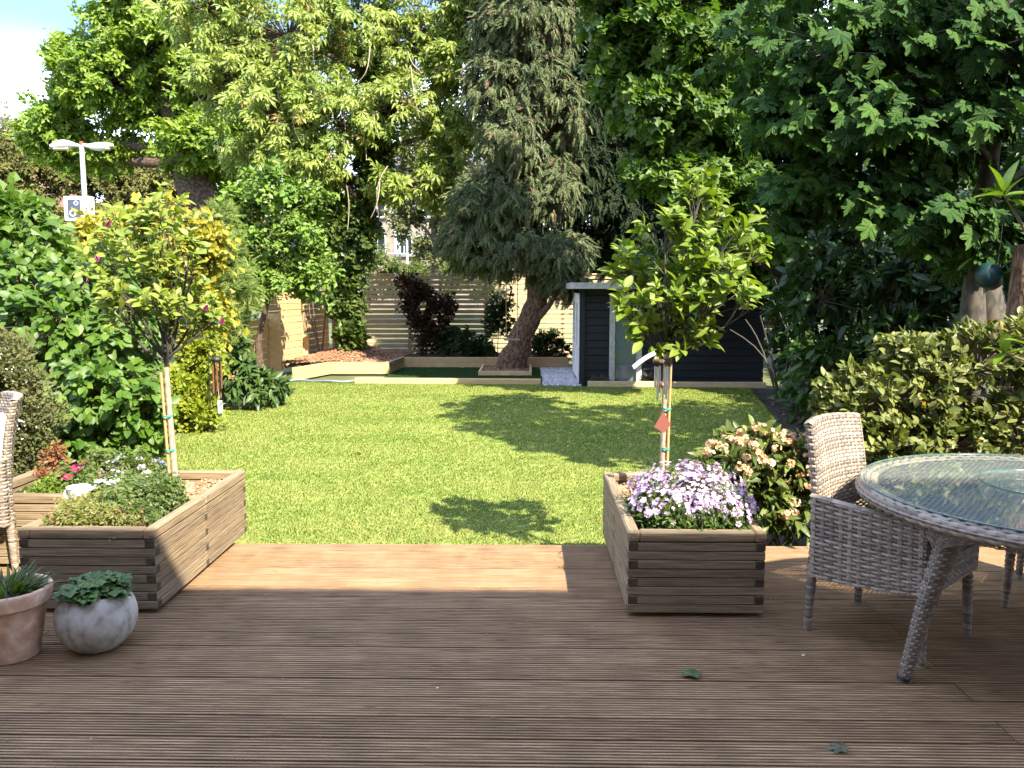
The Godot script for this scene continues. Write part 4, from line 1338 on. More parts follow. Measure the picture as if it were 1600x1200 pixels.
	tree("lime_tree", "fresh green broadleaf tree rising behind the flowering standard magnolia", "tree", [[V(5.0, LAWN, -13.9), 0.10], [V(4.5, 1.6, -13.7), 0.09], [V(3.3, 3.4, -13.3), 0.08], [V(2.4, 5.2, -13), 0.06], [V(2.2, 6.6, -13), 0.02]],
		[[V(1.75, 5.21, -12.70), V(0.72, 0.62, 1.0)], [V(2.46, 4.88, -12.50), V(0.72, 0.6, 1.0)], [V(1.90, 4.12, -12.30), V(0.55, 0.42, 0.7), .8], [V(2.68, 3.89, -12.50), V(0.72, 0.5, 1.0)], [V(2.38, 3.13, -12.30), V(0.62, 0.36, 0.8), .8], [V(3.13, 3.00, -12.70), V(0.55, 0.5, 0.8)], [V(1.85, 3.3, -12.70), V(0.45, 0.32, 0.7), .6], [V(1.40, 4.72, -12.90), V(0.42, 0.7, 0.7), .7], [V(2.21, 6.14, -12.80), V(1.16, 0.55, 1.3), 1.2], [V(3.34, 4.73, -13.00), V(0.58, 0.7, 0.9)], [V(1.6, 7.0, -12.8), V(1.1, .6, 1.2)], [V(3.4, 6.3, -13), V(1, .7, 1.2)], [V(2.9, 2.2, -12.6), V(.5, .4, .6), .6], [V(1.2, 5.9, -12.9), V(.5, .6, .8), .7], [V(2.3, 1.95, -14.1), V(.6, .28, .5), .6], [V(3.4, 1.9, -14.1), V(.7, .32, .5), .7], [V(4.3, 1.7, -14.0), V(.6, .5, .5), .7]], s)
	# the maple in front on the right
	s = {"mesh": leaf_maple(), "mat": M.leaf_matt, "nb": 42, "nl": 9, "size": 0.138, "spread": 0.12, "droop": 0.85, "ca": Color(.03, .092, .022), "cb": Color(.09, .195, .034), "twig": 0.006, "limb": 0.035, "sides": 12, "bark": M.bark_smooth, "first_limb": 0.25, "rise": 0.06, "singles": 300, "tumble": 0.45, "along": 0.6, "open_below": 0.2, "from": 0.25}
	tree("maple_tree", "large leaved dark maple with smooth pale forked trunk over the garden's right side", "tree", [[V(3.86, LAWN, -6.9), 0.19], [V(3.81, 1.2, -6.9), 0.16], [V(3.72, 1.9, -6.9), 0.09], [V(3.74, 2.8, -6.9), 0.06], [V(3.8, 4.0, -6.9), 0.05], [V(3.9, 5.2, -6.7), 0.02]],
		[[V(2.43, 3.44, -6.90), V(0.59, 0.33, 0.80)], [V(2.99, 3.48, -6.70), V(0.55, 0.33, 0.80)], [V(3.48, 3.31, -6.60), V(0.48, 0.38, 0.80)], [V(2.22, 2.97, -7.00), V(0.40, 0.28, 0.60)], [V(2.69, 2.84, -6.60), V(0.5, 0.3, 0.80), 1.1], [V(3.32, 2.74, -6.60), V(0.5, 0.3, 0.80), 1.1], [V(2.36, 2.43, -7.20), V(0.40, 0.24, 0.50)], [V(2.84, 2.29, -6.90), V(0.45, 0.26, 0.70), 1.1], [V(3.15, 2.1, -6.60), V(0.4, 0.25, 0.60)], [V(2.19, 2.06, -7.30), V(0.2, 0.16, 0.40), .5], [V(3.83, 2.05, -7.1), V(0.32, 0.2, 0.45), .6], [V(3.55, 1.95, -6.6), V(.3, .2, .4), .5],
		[V(2.7, 4.7, -8.2), V(.95, .6, 1.0), 1.3], [V(3.2, 4.7, -7.2), V(1.2, .7, 1.2), 1.5], [V(4.4, 4.9, -5.8), V(1.1, .7, 1.1), 1.3], [V(4.6, 4.0, -7.8), V(1.2, .9, 1.3), 2.0], [V(3.9, 5.6, -6.3), V(1.3, .7, 1.3), 1.3], [V(4.4, 3.3, -6.3), V(.9, .7, .9), 1.6], [V(5.2, 2.8, -7.4), V(.9, .9, 1.0), 1.5], [V(2.7, 4.2, -9.5), V(.7, .6, .8), 1.2]], s)
	b = MB.new()
	b.tube([V(0.02, -1.45, 0), V(0, -0.9, 0), V(-0.04, -0.2, 0), V(-0.06, 0.45, 0), V(-0.1, 0.62, 0)], [0.17, 0.15, 0.12, 0.075, 0.06], 10, true, 0.05)
	var st := mi("second_stem", b.mesh(), M.bark_smooth, self, Transform3D(Basis.IDENTITY, V(3.62, 1.25, -6.72)))
	tag(st, "short smooth forked stem rising in front of the maple trunk", "tree stem")
	# rough trunk at the edge, and the green box between
	o = thing("old_trunk", "rough barked cut off trunk at the right edge", "trunk", V(3.66, LAWN, -6.1))
	b = MB.new()
	b.tube([V(0, 0, 0), V(-.03, .7, 0), V(-.05, 1.5, 0), V(-.06, 2.08, 0)], [0.14, 0.11, 0.10, 0.085], 14, true, 0.3)
	mi("trunk", b.mesh(), M.bark_red, o)
	b = MB.new()
	b.tube([V(.02, 1.2, 0), V(.12, 1.3, .1), V(.24, 1.5, .12)], [0.05, 0.045, 0.04], 8, true, .1)
	mi("branch_stub", b.mesh(), M.bark_red, o)
	o = thing("green_nest_pouch", "dark green rounded bird pouch hung between maple and old trunk", "bird feeder", V(3.45, 1.66, -6.3))
	b = MB.new()
	b.lathe(Vector3.ZERO, [Vector2(0, -.11), Vector2(.06, -.10), Vector2(.105, -.04), Vector2(.11, .02), Vector2(.08, .075), Vector2(.03, .1), Vector2(0, .105)], 16)
	var pouch := mi("pouch", b.mesh(), mat(0.008, 0.035, 0.035, 0.4), o)
	b = MB.new()
	b.tube([V(.06, .07, 0), V(.08, .45, 0)], [.003, .003], 4)
	mi("cord", b.mesh(), M.black, o)
	pouch.rotation = Vector3(0, 0, 0.7)
	pouch.scale = V(0.85, 1.0, 0.85)


func make_left_bushes() -> void:
	var s := {"mesh": leaf_oval(0.33, 0.25, 0.18, 4), "mat": M.leaf, "nb": 110, "nl": 11, "size": 0.098, "spread": 0.07, "droop": 0.45, "ca": Color(.06, .17, .014), "cb": Color(.19, .34, .035), "twig": 0.005, "stem": 0.016, "foot": 2.5, "from": 0.45, "tumble": 0.45, "along": 0.9, "singles": 300}
	bush("viburnum_bush", "big fresh green broad leaved bush at the left lawn edge", "bush", V(-4.7, LAWN, -8.6), [[V(-4.99, 0.38, -8.20), V(0.58, 0.42, 0.55)], [V(-4.26, 0.5, -8.20), V(0.58, 0.46, 0.6), 1.1], [V(-4.15, 1.04, -8.60), V(0.42, 0.36, 0.50), .8], [V(-4.86, 1.11, -8.40), V(0.58, 0.48, 0.60), 1.1], [V(-5.40, 1.6, -8.80), V(0.5, 0.42, 0.70)], [V(-4.75, 1.6, -8.90), V(0.45, 0.30, 0.60), .8], [V(-3.93, 0.32, -8.20), V(0.3, 0.25, 0.35), .5], [V(-5.5, 0.7, -8.1), V(.5, .5, .5), .8], [V(-4.6, 0.02, -8.05), V(.7, .22, .4), .8], [V(-4.0, .05, -8.4), V(.35, .2, .35), .4]], s)
	s = {"mesh": cluster(15, 8, 0.42, 0.40, 0.4), "mat": M.leaf, "nb": 60, "nl": 8, "size": 0.25, "spread": 0.09, "droop": 0.4, "ca": Color(.07, .18, .02), "cb": Color(.22, .36, .05), "stem": 0.02, "foot": 2.0, "twig": 0.005}
	bush("climber_bush", "tall leafy climber behind the big bush at the left edge", "bush", V(-6.0, LAWN, -9.8), [[V(-6.05, 2.2, -9.5), V(0.6, 0.36, 0.7), 1.2], [V(-6.5, 2.0, -9.7), V(0.7, 0.6, 0.7)], [V(-5.2, 1.7, -9.9), V(0.5, 0.33, 0.5), .8], [V(-6.2, 1.2, -9.6), V(.8, .6, .6)]], s)
	s = {"mesh": cluster(16, 8, 0.4, 0.34, 0.5), "mat": M.leaf, "nb": 58, "nl": 8, "size": 0.24, "spread": 0.09, "droop": 0.2, "ca": Color(.36, .35, .018), "cb": Color(.54, .52, .06), "cc": Color(.22, .27, .03), "odd": 0.2, "stem": 0.016, "foot": 1.5, "twig": 0.004}
	bush("golden_shrub", "golden yellow shrub glowing behind the left standard magnolia", "shrub", V(-4.9, LAWN, -11.0), [[V(-5.3, 2.1, -10.80), V(0.45, 0.33, 0.50)], [V(-4.93, 2.25, -11.00), V(0.58, 0.38, 0.50)], [V(-4.43, 2.05, -11.00), V(0.42, 0.38, 0.50)], [V(-4.71, 1.40, -11.00), V(0.50, 0.45, 0.50)], [V(-5.42, 1.6, -10.90), V(0.50, 0.42, 0.50)], [V(-4.3, 1.1, -10.90), V(0.33, 0.45, 0.40)]], s)
	s = {"mesh": cluster(17, 10, 0.34, 0.42, 0.5), "mat": M.leaf, "nb": 40, "nl": 8, "size": 0.17, "spread": 0.05, "droop": 0.1, "ca": Color(.22, .33, .015), "cb": Color(.42, .48, .04), "stem": 0.008, "foot": 1.0}
	bush("lime_yellow_shrub", "low lime yellow shrub at the soil edge below the magnolia stem", "shrub", V(-4.25, LAWN, -10.3), [[V(-4.30, 0.30, -10.30), V(0.3, 0.26, 0.35)], [V(-4.12, 0.02, -10.10), V(0.27, 0.17, 0.28)], [V(-4.16, 0.66, -10.50), V(0.24, 0.25, 0.3), .8]], s)
	s = {"mesh": spray(4, 22, 0.25, 0.016), "mat": M.needle, "nb": 70, "nl": 8, "size": 0.2, "spread": 0.07, "droop": 0.1, "ca": Color(.12, .19, .05), "cb": Color(.26, .33, .09), "stem": 0.018, "foot": 1.0}
	bush("plume_conifer", "feathery pale green conifer shrub before the board fence", "shrub", V(-4.5, LAWN, -12.3), [[V(-4.53, 2.13, -12.20), V(0.36, 0.36, 0.4)], [V(-4.36, 1.57, -12.20), V(0.4, 0.45, 0.4)], [V(-4.49, 0.91, -12.20), V(0.38, 0.45, 0.45)], [V(-4.50, 2.5, -12.30), V(0.2, 0.24, 0.25), .6], [V(-4.9, 1.5, -12.4), V(.4, .6, .4)]], s)
	s = {"mesh": leaf_oval(0.16, 0.2, 0.25, 4), "mat": M.leaf_glossy, "nb": 44, "nl": 9, "size": 0.14, "spread": 0.06, "droop": 0.2, "ca": Color(.03, .085, .02), "cb": Color(.11, .2, .045), "stem": 0.012, "foot": 1.0, "twig": 0.004}
	bush("dark_low_shrub", "low dark green narrow leaved shrub on the left soil border", "shrub", V(-4.2, LAWN, -12.0), [[V(-4.30, 0.27, -12.00), V(0.35, 0.35, 0.42), 1.2], [V(-3.97, 0.15, -12.00), V(0.3, 0.26, 0.35)], [V(-4.45, 0.67, -12.20), V(0.32, 0.26, 0.35)], [V(-3.8, 0.06, -12.3), V(0.22, 0.18, 0.3), .8]], s)
	s = {"mesh": cluster(18, 12, 0.22, 0.3, 0.7), "mat": M.leaf_matt, "nb": 44, "nl": 8, "size": 0.15, "spread": 0.05, "droop": 0.1, "ca": Color(.10, .13, .04), "cb": Color(.22, .23, .10), "stem": 0.008, "foot": 0.8}
	var lobes := [[V(-3.82, 0.83, -5.95), V(0.2, 0.22, 0.3)], [V(-3.66, 0.55, -5.9), V(0.16, 0.22, 0.28)], [V(-3.8, 0.3, -5.85), V(0.2, 0.26, 0.28)], [V(-3.92, 1.02, -6.05), V(0.13, 0.14, 0.26)], [V(-3.7, 0.1, -5.8), V(.2, .2, .25), .7]]
	var o := bush("white_flower_bush", "wispy bush with tiny white flowers beside the left chair", "bush", V(-3.8, LAWN, -5.95), lobes, s)
	flowers_on(o, "blossom", lobes, flower(5, .5, .2), 420, 0.010, Color(.62, .60, .52), Color(.82, .8, .76))
	# leaves on the soil, and the dry rusty wind chime
	o = thing("rusty_wind_chime", "rust brown wind chime on a hook at the yellow shrub's edge", "wind chime", V(-3.88, LAWN, -10.0))
	var b := MB.new()
	b.tube([V(0, 0, 0), V(0, 1.0, 0), V(.05, 1.05, 0), V(.1, 1.0, 0)], [0.006, 0.006, 0.006, 0.006], 5)
	mi("hook", b.mesh(), M.black, o)
	b = MB.new()
	b.lathe(V(.1, .88, 0), [Vector2(0, 0), Vector2(.07, 0), Vector2(.06, .05), Vector2(0, .07)], 12)
	mi("top", b.mesh(), M.black, o)
	for k in 5:
		b = MB.new()
		var a := TAU * k / 5
		b.tube([V(.1 + cos(a) * .05, .87, sin(a) * .05), V(.1 + cos(a) * .05, .55 - .03 * k, sin(a) * .05)], [0.010, 0.010], 6)
		mi("tube", b.mesh(), mat(0.22, 0.09, 0.05, 0.5, 0.4), o)
	b = MB.new()
	b.box(V(.12, .32, 0), V(.06, .16, .006))
	b.tube([V(.1, .87, 0), V(.11, .4, 0)], [0.003, 0.003], 4)
	mi("sail", b.mesh(), M.galv, o)


func flowers_on(o: Node3D, called: String, lobes: Array, mesh: Mesh, count: int, size: float, ca: Color, cb: Color, up_only := true, out := 1.02) -> void:
	var T := []
	var C := []
	for i in count:
		var l: Array = lobes[rng.randi() % lobes.size()]
		var d := rdir()
		if up_only and d.y < -0.15: d.y = -d.y
		var n: Vector3 = (d + rdir() * 0.5 + Vector3.UP * 0.25).normalized()
		var x := n.cross(rdir()).normalized()
		var s := size * rf(.75, 1.2)
		T.append(Transform3D(Basis(x * s, n * s, x.cross(n) * s), l[0] + d * l[1] * rf(0.88, out + 0.06)))
		C.append(ca.lerp(cb, rng.randf()))
	copies(called, mesh, M.petal, o, T, C, o.position)


func make_right_bushes() -> void:
	# glossy evergreen by the table
	var s := {"mesh": leaf_oval(0.27, 0.35, 0.15, 4), "mat": M.leaf_glossy, "nb": 110, "nl": 11, "size": 0.06, "spread": 0.035, "droop": -0.1, "ca": Color(.10, .155, .03), "cb": Color(.31, .35, .11), "cc": Color(.30, .22, .03), "odd": 0.015, "twig": 0.004, "stem": 0.012, "foot": 2.0, "from": 0.5, "along": 0.8, "singles": 300, "tumble": 0.8}
	bush("evergreen_bush", "rounded glossy evergreen bush with grey green leaves behind the glass table", "bush", V(2.7, LAWN, -5.5), [[V(2.16, 0.80, -5.35), V(0.29, 0.29, 0.38)], [V(2.57, 0.92, -5.45), V(0.31, 0.29, 0.42)], [V(2.94, 1.03, -5.45), V(0.33, 0.31, 0.42)], [V(3.30, 1.1, -5.35), V(0.33, 0.33, 0.45)], [V(2.31, 0.55, -5.25), V(0.33, 0.25, 0.34)], [V(2.71, 0.55, -5.25), V(0.37, 0.25, 0.34)], [V(2.00, 0.74, -5.35), V(0.14, 0.15, 0.25), .5], [V(2.48, 1.14, -5.45), V(0.18, 0.12, 0.26), .5], [V(3.13, 0.6, -5.25), V(0.37, 0.3, 0.34)], [V(2.3, .2, -5.3), V(.4, .3, .35)], [V(2.95, .15, -5.3), V(.45, .3, .35)]], s)
	# pieris with faded cream flower trusses
	s = {"mesh": leaf_oval(0.17, 0.25, 0.25, 4), "mat": M.leaf_glossy, "nb": 52, "nl": 9, "size": 0.10, "spread": 0.04, "droop": 0.2, "ca": Color(.06, .12, .022), "cb": Color(.22, .28, .07), "twig": 0.004, "stem": 0.012, "foot": 1.3, "from": 0.5, "singles": 260}
	var lobes := [[V(1.34, 0.36, -5.42), V(0.22, 0.19, 0.26)], [V(1.69, 0.38, -5.5), V(0.23, 0.2, 0.26)], [V(1.50, 0.12, -5.42), V(0.28, 0.22, 0.30)], [V(1.76, 0.12, -5.42), V(0.2, 0.22, 0.26)], [V(1.55, 0.50, -5.55), V(0.25, 0.12, 0.24), .7], [V(1.95, .3, -5.6), V(.2, .25, .25), .7]]
	var o := bush("flowering_rhododendron", "low rhododendron with faded cream flower heads behind the wicker chair", "bush", V(1.6, LAWN, -5.5), lobes, s)
	var T := []
	var C := []
	var petal := flower(5, .55, .45)
	for q in 105:
		var l: Array = lobes[[0, 1, 4, 4, 1, 0, 5, 2, 3][rng.randi() % 9]]
		var d := rdir()
		d.y = absf(d.y) * 1.1 + 0.12
		d.z = absf(d.z) if rng.randf() < .7 else d.z
		d = d.normalized()
		var c: Vector3 = l[0] + d * l[1] * 1.08
		var old := rng.randf()
		for k in 13:
			var n := (rdir() + d * 0.9).normalized()
			var x := n.cross(rdir()).normalized()
			var z := rf(0.010, 0.017)
			T.append(Transform3D(Basis(x * z, n * z, x.cross(n) * z), c + n * rf(0.012, 0.036)))
			C.append(Color(.80, .68, .46).lerp(Color(.60, .30, .11), clampf(old * .55 + rf(0, .45), 0, 1)))
	copies("flower_head", petal, M.petal, o, T, C, o.position)
	# laurel wall in the shade
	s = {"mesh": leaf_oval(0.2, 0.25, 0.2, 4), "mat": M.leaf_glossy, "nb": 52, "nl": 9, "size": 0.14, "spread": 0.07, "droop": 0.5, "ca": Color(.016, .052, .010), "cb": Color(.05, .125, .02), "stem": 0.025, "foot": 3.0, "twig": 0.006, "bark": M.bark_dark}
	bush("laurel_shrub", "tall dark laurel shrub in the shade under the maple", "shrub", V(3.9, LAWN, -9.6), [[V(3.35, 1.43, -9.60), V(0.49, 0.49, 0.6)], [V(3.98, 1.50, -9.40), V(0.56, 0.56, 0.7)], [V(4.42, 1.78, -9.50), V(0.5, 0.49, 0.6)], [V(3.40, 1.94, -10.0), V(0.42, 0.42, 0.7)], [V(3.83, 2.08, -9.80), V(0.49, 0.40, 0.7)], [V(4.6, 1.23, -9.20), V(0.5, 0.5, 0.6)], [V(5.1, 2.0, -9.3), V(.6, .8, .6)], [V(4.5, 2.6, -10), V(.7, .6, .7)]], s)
	s = s.duplicate()
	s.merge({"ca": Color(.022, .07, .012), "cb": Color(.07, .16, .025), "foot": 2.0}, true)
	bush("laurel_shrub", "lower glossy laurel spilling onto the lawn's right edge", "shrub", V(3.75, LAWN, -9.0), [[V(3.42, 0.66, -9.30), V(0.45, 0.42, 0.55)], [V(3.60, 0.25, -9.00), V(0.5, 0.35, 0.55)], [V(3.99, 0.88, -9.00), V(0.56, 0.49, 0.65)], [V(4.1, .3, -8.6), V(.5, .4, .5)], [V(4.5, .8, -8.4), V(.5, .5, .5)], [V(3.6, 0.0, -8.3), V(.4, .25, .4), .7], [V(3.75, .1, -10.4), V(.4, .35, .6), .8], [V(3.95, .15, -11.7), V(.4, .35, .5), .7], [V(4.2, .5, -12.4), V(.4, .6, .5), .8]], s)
	s = s.duplicate()
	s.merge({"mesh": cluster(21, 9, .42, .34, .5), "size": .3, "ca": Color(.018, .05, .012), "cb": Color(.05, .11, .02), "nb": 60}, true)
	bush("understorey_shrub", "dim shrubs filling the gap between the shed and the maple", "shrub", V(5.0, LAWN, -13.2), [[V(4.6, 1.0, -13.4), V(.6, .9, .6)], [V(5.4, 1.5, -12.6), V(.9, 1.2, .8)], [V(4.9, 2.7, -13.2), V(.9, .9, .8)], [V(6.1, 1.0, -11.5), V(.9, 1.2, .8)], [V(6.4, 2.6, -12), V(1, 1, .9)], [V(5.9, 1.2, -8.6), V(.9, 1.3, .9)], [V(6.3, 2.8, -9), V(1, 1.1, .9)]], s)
	# bare stems at the shed's end
	var w := thing("bare_stems", "bare leaning shrub stems rising at the shed's right end", "shrub", V(3.9, LAWN, -12.7))
	for q in [[V(0, 0, 0), V(-0.35, 1.35, 0)], [V(-.05, 0, .1), V(-0.6, 1.3, .1)], [V(.1, 0, 0), V(-0.15, 1.6, -.1)], [V(.15, 0, .1), V(.2, 1.7, 0)], [V(.2, 0, -.1), V(.5, 2.3, -.2)], [V(.05, 0, 0), V(-.2, 1.9, .15)], [V(-.05, 0, 0.2), V(-0.85, 1.15, .2)], [V(.3, 0, 0), V(.55, 1.6, 0)]]:
		var b := MB.new()
		b.tube(curve(q[0], q[1], 0.06, 0.10, 6), taper(0.017, 0.008, 6), 6)
		mi("stem", b.mesh(), M.bark_grey, w)
	# shrubs of the back bed
	s = {"mesh": cluster(22, 9, .4, .34, .6), "mat": M.leaf_matt, "nb": 34, "nl": 7, "size": 0.2, "spread": 0.08, "droop": 0.2, "ca": Color(.035, .022, .014), "cb": Color(.085, .055, .025), "stem": 0.014, "foot": 1.5, "twig": 0.005, "bark": M.bark_dark}
	bush("copper_shrub", "dark copper leaved shrub standing against the slatted fence", "shrub", V(-2.4, 0, -19.5), [[V(-2.55, 1.12, -19.50), V(0.42, 0.55, 0.35)], [V(-2.29, 0.5, -19.40), V(0.48, 0.45, 0.4)], [V(-2.75, 1.5, -19.50), V(0.3, 0.32, 0.3), .6], [V(-1.95, 1.2, -19.50), V(0.3, 0.25, 0.3), .5]], s)
	s = s.duplicate()
	s.merge({"ca": Color(.02, .05, .014), "cb": Color(.06, .11, .03)}, true)
	var names := ["small green shrub in the back bed left of the leaning trunk", "tall dark green shrub close left of the leaning trunk", "low green shrub in the back bed right of the leaning trunk", "low green plant filling the middle of the back bed"]
	var spots := [[V(-1.65, 0.32, -19.2), V(.39, .3, .3)], [V(-.62, .8, -19.3), V(.34, .75, .3)], [V(.5, .25, -19.2), V(.42, .28, .3)], [V(-1.1, .15, -19.1), V(.3, .18, .25)]]
	for i in 4: bush("back_shrub", names[i], "shrub", V(spots[i][0].x, 0, spots[i][0].z), [spots[i]], s, "green shrubs of the back bed")
	# a spray of big leaves reaching in from the right
	o = thing("magnolia_sprig", "upright sprig of large bright leaves reaching in at the right edge", "branch", V(2.84, LAWN, -4.35))
	var m := MB.new()
	m.tube([V(0, 0, 0), V(-.05, 1.0, 0), V(-.22, 1.75, .15), V(-.45, 2.02, .3), V(-.60, 2.2, .35)], [0.02, 0.016, 0.012, 0.008, 0.004], 6)
	m.tube([V(-.22, 1.75, .15), V(-.35, 1.55, .3), V(-.45, 1.5, .35)], [0.01, 0.007, 0.004], 5)
	m.tube([V(-.1, 1.3, .05), V(-.4, 1.42, .25), V(-.52, 1.46, .3)], [0.01, 0.007, 0.004], 5)
	mi("stem", m.mesh(), M.twig, o)
	var big := leaf_oval(0.22, 0.3, 0.2, 6)
	var lm := leaf_mat(0.32, 0.7, Color(.9, 1, .25), lin(.20, .34, .03))
	for q in [[V(-.61, 2.2, .35), V(-1, .1, .3), .17], [V(-.61, 2.21, .35), V(-.35, .9, .1), .15], [V(-.60, 2.22, .35), V(.15, 1, .1), .15], [V(-.60, 2.2, .35), V(.8, .15, .2), .16], [V(-.6, 2.2, .35), V(-.8, .5, -.4), .12], [V(-.58, 2.18, .35), V(.9, -.25, .1), .15], [V(-.6, 2.2, .35), V(.35, .75, .4), .12], [V(-.45, 1.5, .35), V(-.7, .3, .2), .13], [V(-.45, 1.5, .35), V(.4, .5, .4), .13], [V(-.45, 1.5, .35), V(.2, -.3, .5), .12], [V(-.52, 1.46, .3), V(-.9, .35, .1), .12], [V(-.52, 1.46, .3), V(-.2, .7, .3), .12], [V(-.52, 1.46, .3), V(-.6, -.3, .4), .11], [V(-.5, 1.46, .3), V(.5, .2, .4), .12]]:
		var h: Vector3 = q[1].normalized()
		var z := h.cross(Vector3.UP + rdir() * .2).normalized()
		mi("leaf", big, lm, o, Transform3D(Basis(h * q[2], z.cross(h) * q[2], z * q[2]), q[0]))


# a log cabin planter: boards of alternate courses run through at the corners, their dark ends showing
func planter(label: String, x0: float, x1: float, z0: float, z1: float, mid: float) -> Node3D:
	var o := thing("timber_planter", label, "planter", V((x0 + x1) * .5, 0, (z0 + z1) * .5), 0.0, "timber planters on the deck edge")
	var off := -o.position
	var th := 0.046
	var step := 0.0435
	var ends := 0.34
	for i in 8:
		var y := 0.022 + (i + 0.5) * step
		var hi := step - 0.0046
		var j := rf(-.0012, .0012)
		var even := i % 2 == 0
		var zs := [z0 - th * .5, z1 + th * .5]
		if mid != 0.0: zs.append(mid)
		for z in zs:
			var a := V(x0, y, z + j) if even else V(x0 + th + .001, y, z + j)
			var b := V(x1, y, z + j) if even else V(x1 - th - .001, y, z + j)
			board("board", pick("planter"), o, a + off, b + off, hi, th, 0.002, ends)
		for x in [x0 + th * .5, x1 - th * .5]:
			var runs := [[z0, z1]]
			if even:
				runs = [[z0 - th - .001, z1 + th + .001]]
				if mid != 0.0: runs = [[z0 - th - .001, mid + th * .5 + .001], [mid - th * .5 - .001, z1 + th + .001]]
			elif mid != 0.0: runs = [[z0, mid + .001], [mid - .001, z1]]
			for r in runs: board("board", pick("planter"), o, V(x + j, y, r[0]) + off, V(x + j, y, r[1]) + off, hi, th, 0.002, ends)
	# top rail
	var y := 0.022 + 8 * step + 0.027
	var w := 0.056
	for z in [z0 - w * .5 + .003, z1 + w * .5 - .003]: board("rail", pick("planter"), o, V(x0 + w - .003, y, z) + off, V(x1 - w + .003, y, z) + off, 0.052, w, 0.008)
	for x in [x0 + w * .5 - .003, x1 - w * .5 + .003]:
		var cuts := [[z0 + .004, z1 - .004]] if mid == 0.0 else [[z0 + .004, mid + .001], [mid - .001, z1 - .004]]
		for c in cuts: board("rail", pick("planter"), o, V(x, y, c[0]) + off, V(x, y, c[1]) + off, 0.053, w, 0.008)
	if mid != 0.0: board("rail", pick("planter"), o, V(x0 + w, y - .002, mid) + off, V(x1 - w, y - .002, mid) + off, 0.05, w * .8, 0.008)
	for x in [x0 + .09, x1 - .09]:
		var s := MB.new()
		s.box(V(x, 0.011, (z0 + z1) * .5) + off, V(.05, 0.022, z0 - z1 - .12))
		mi("skid", s.mesh(), M.under, o)
	var f := MB.new()
	f.box(V((x0 + x1) * .5, 0.2, (z0 + z1) * .5) + off, V(x1 - x0 - 2.1 * th, 0.30, z0 - z1 - 2.1 * th))
	mi("soil", f.mesh(), M.soil, o)
	return o


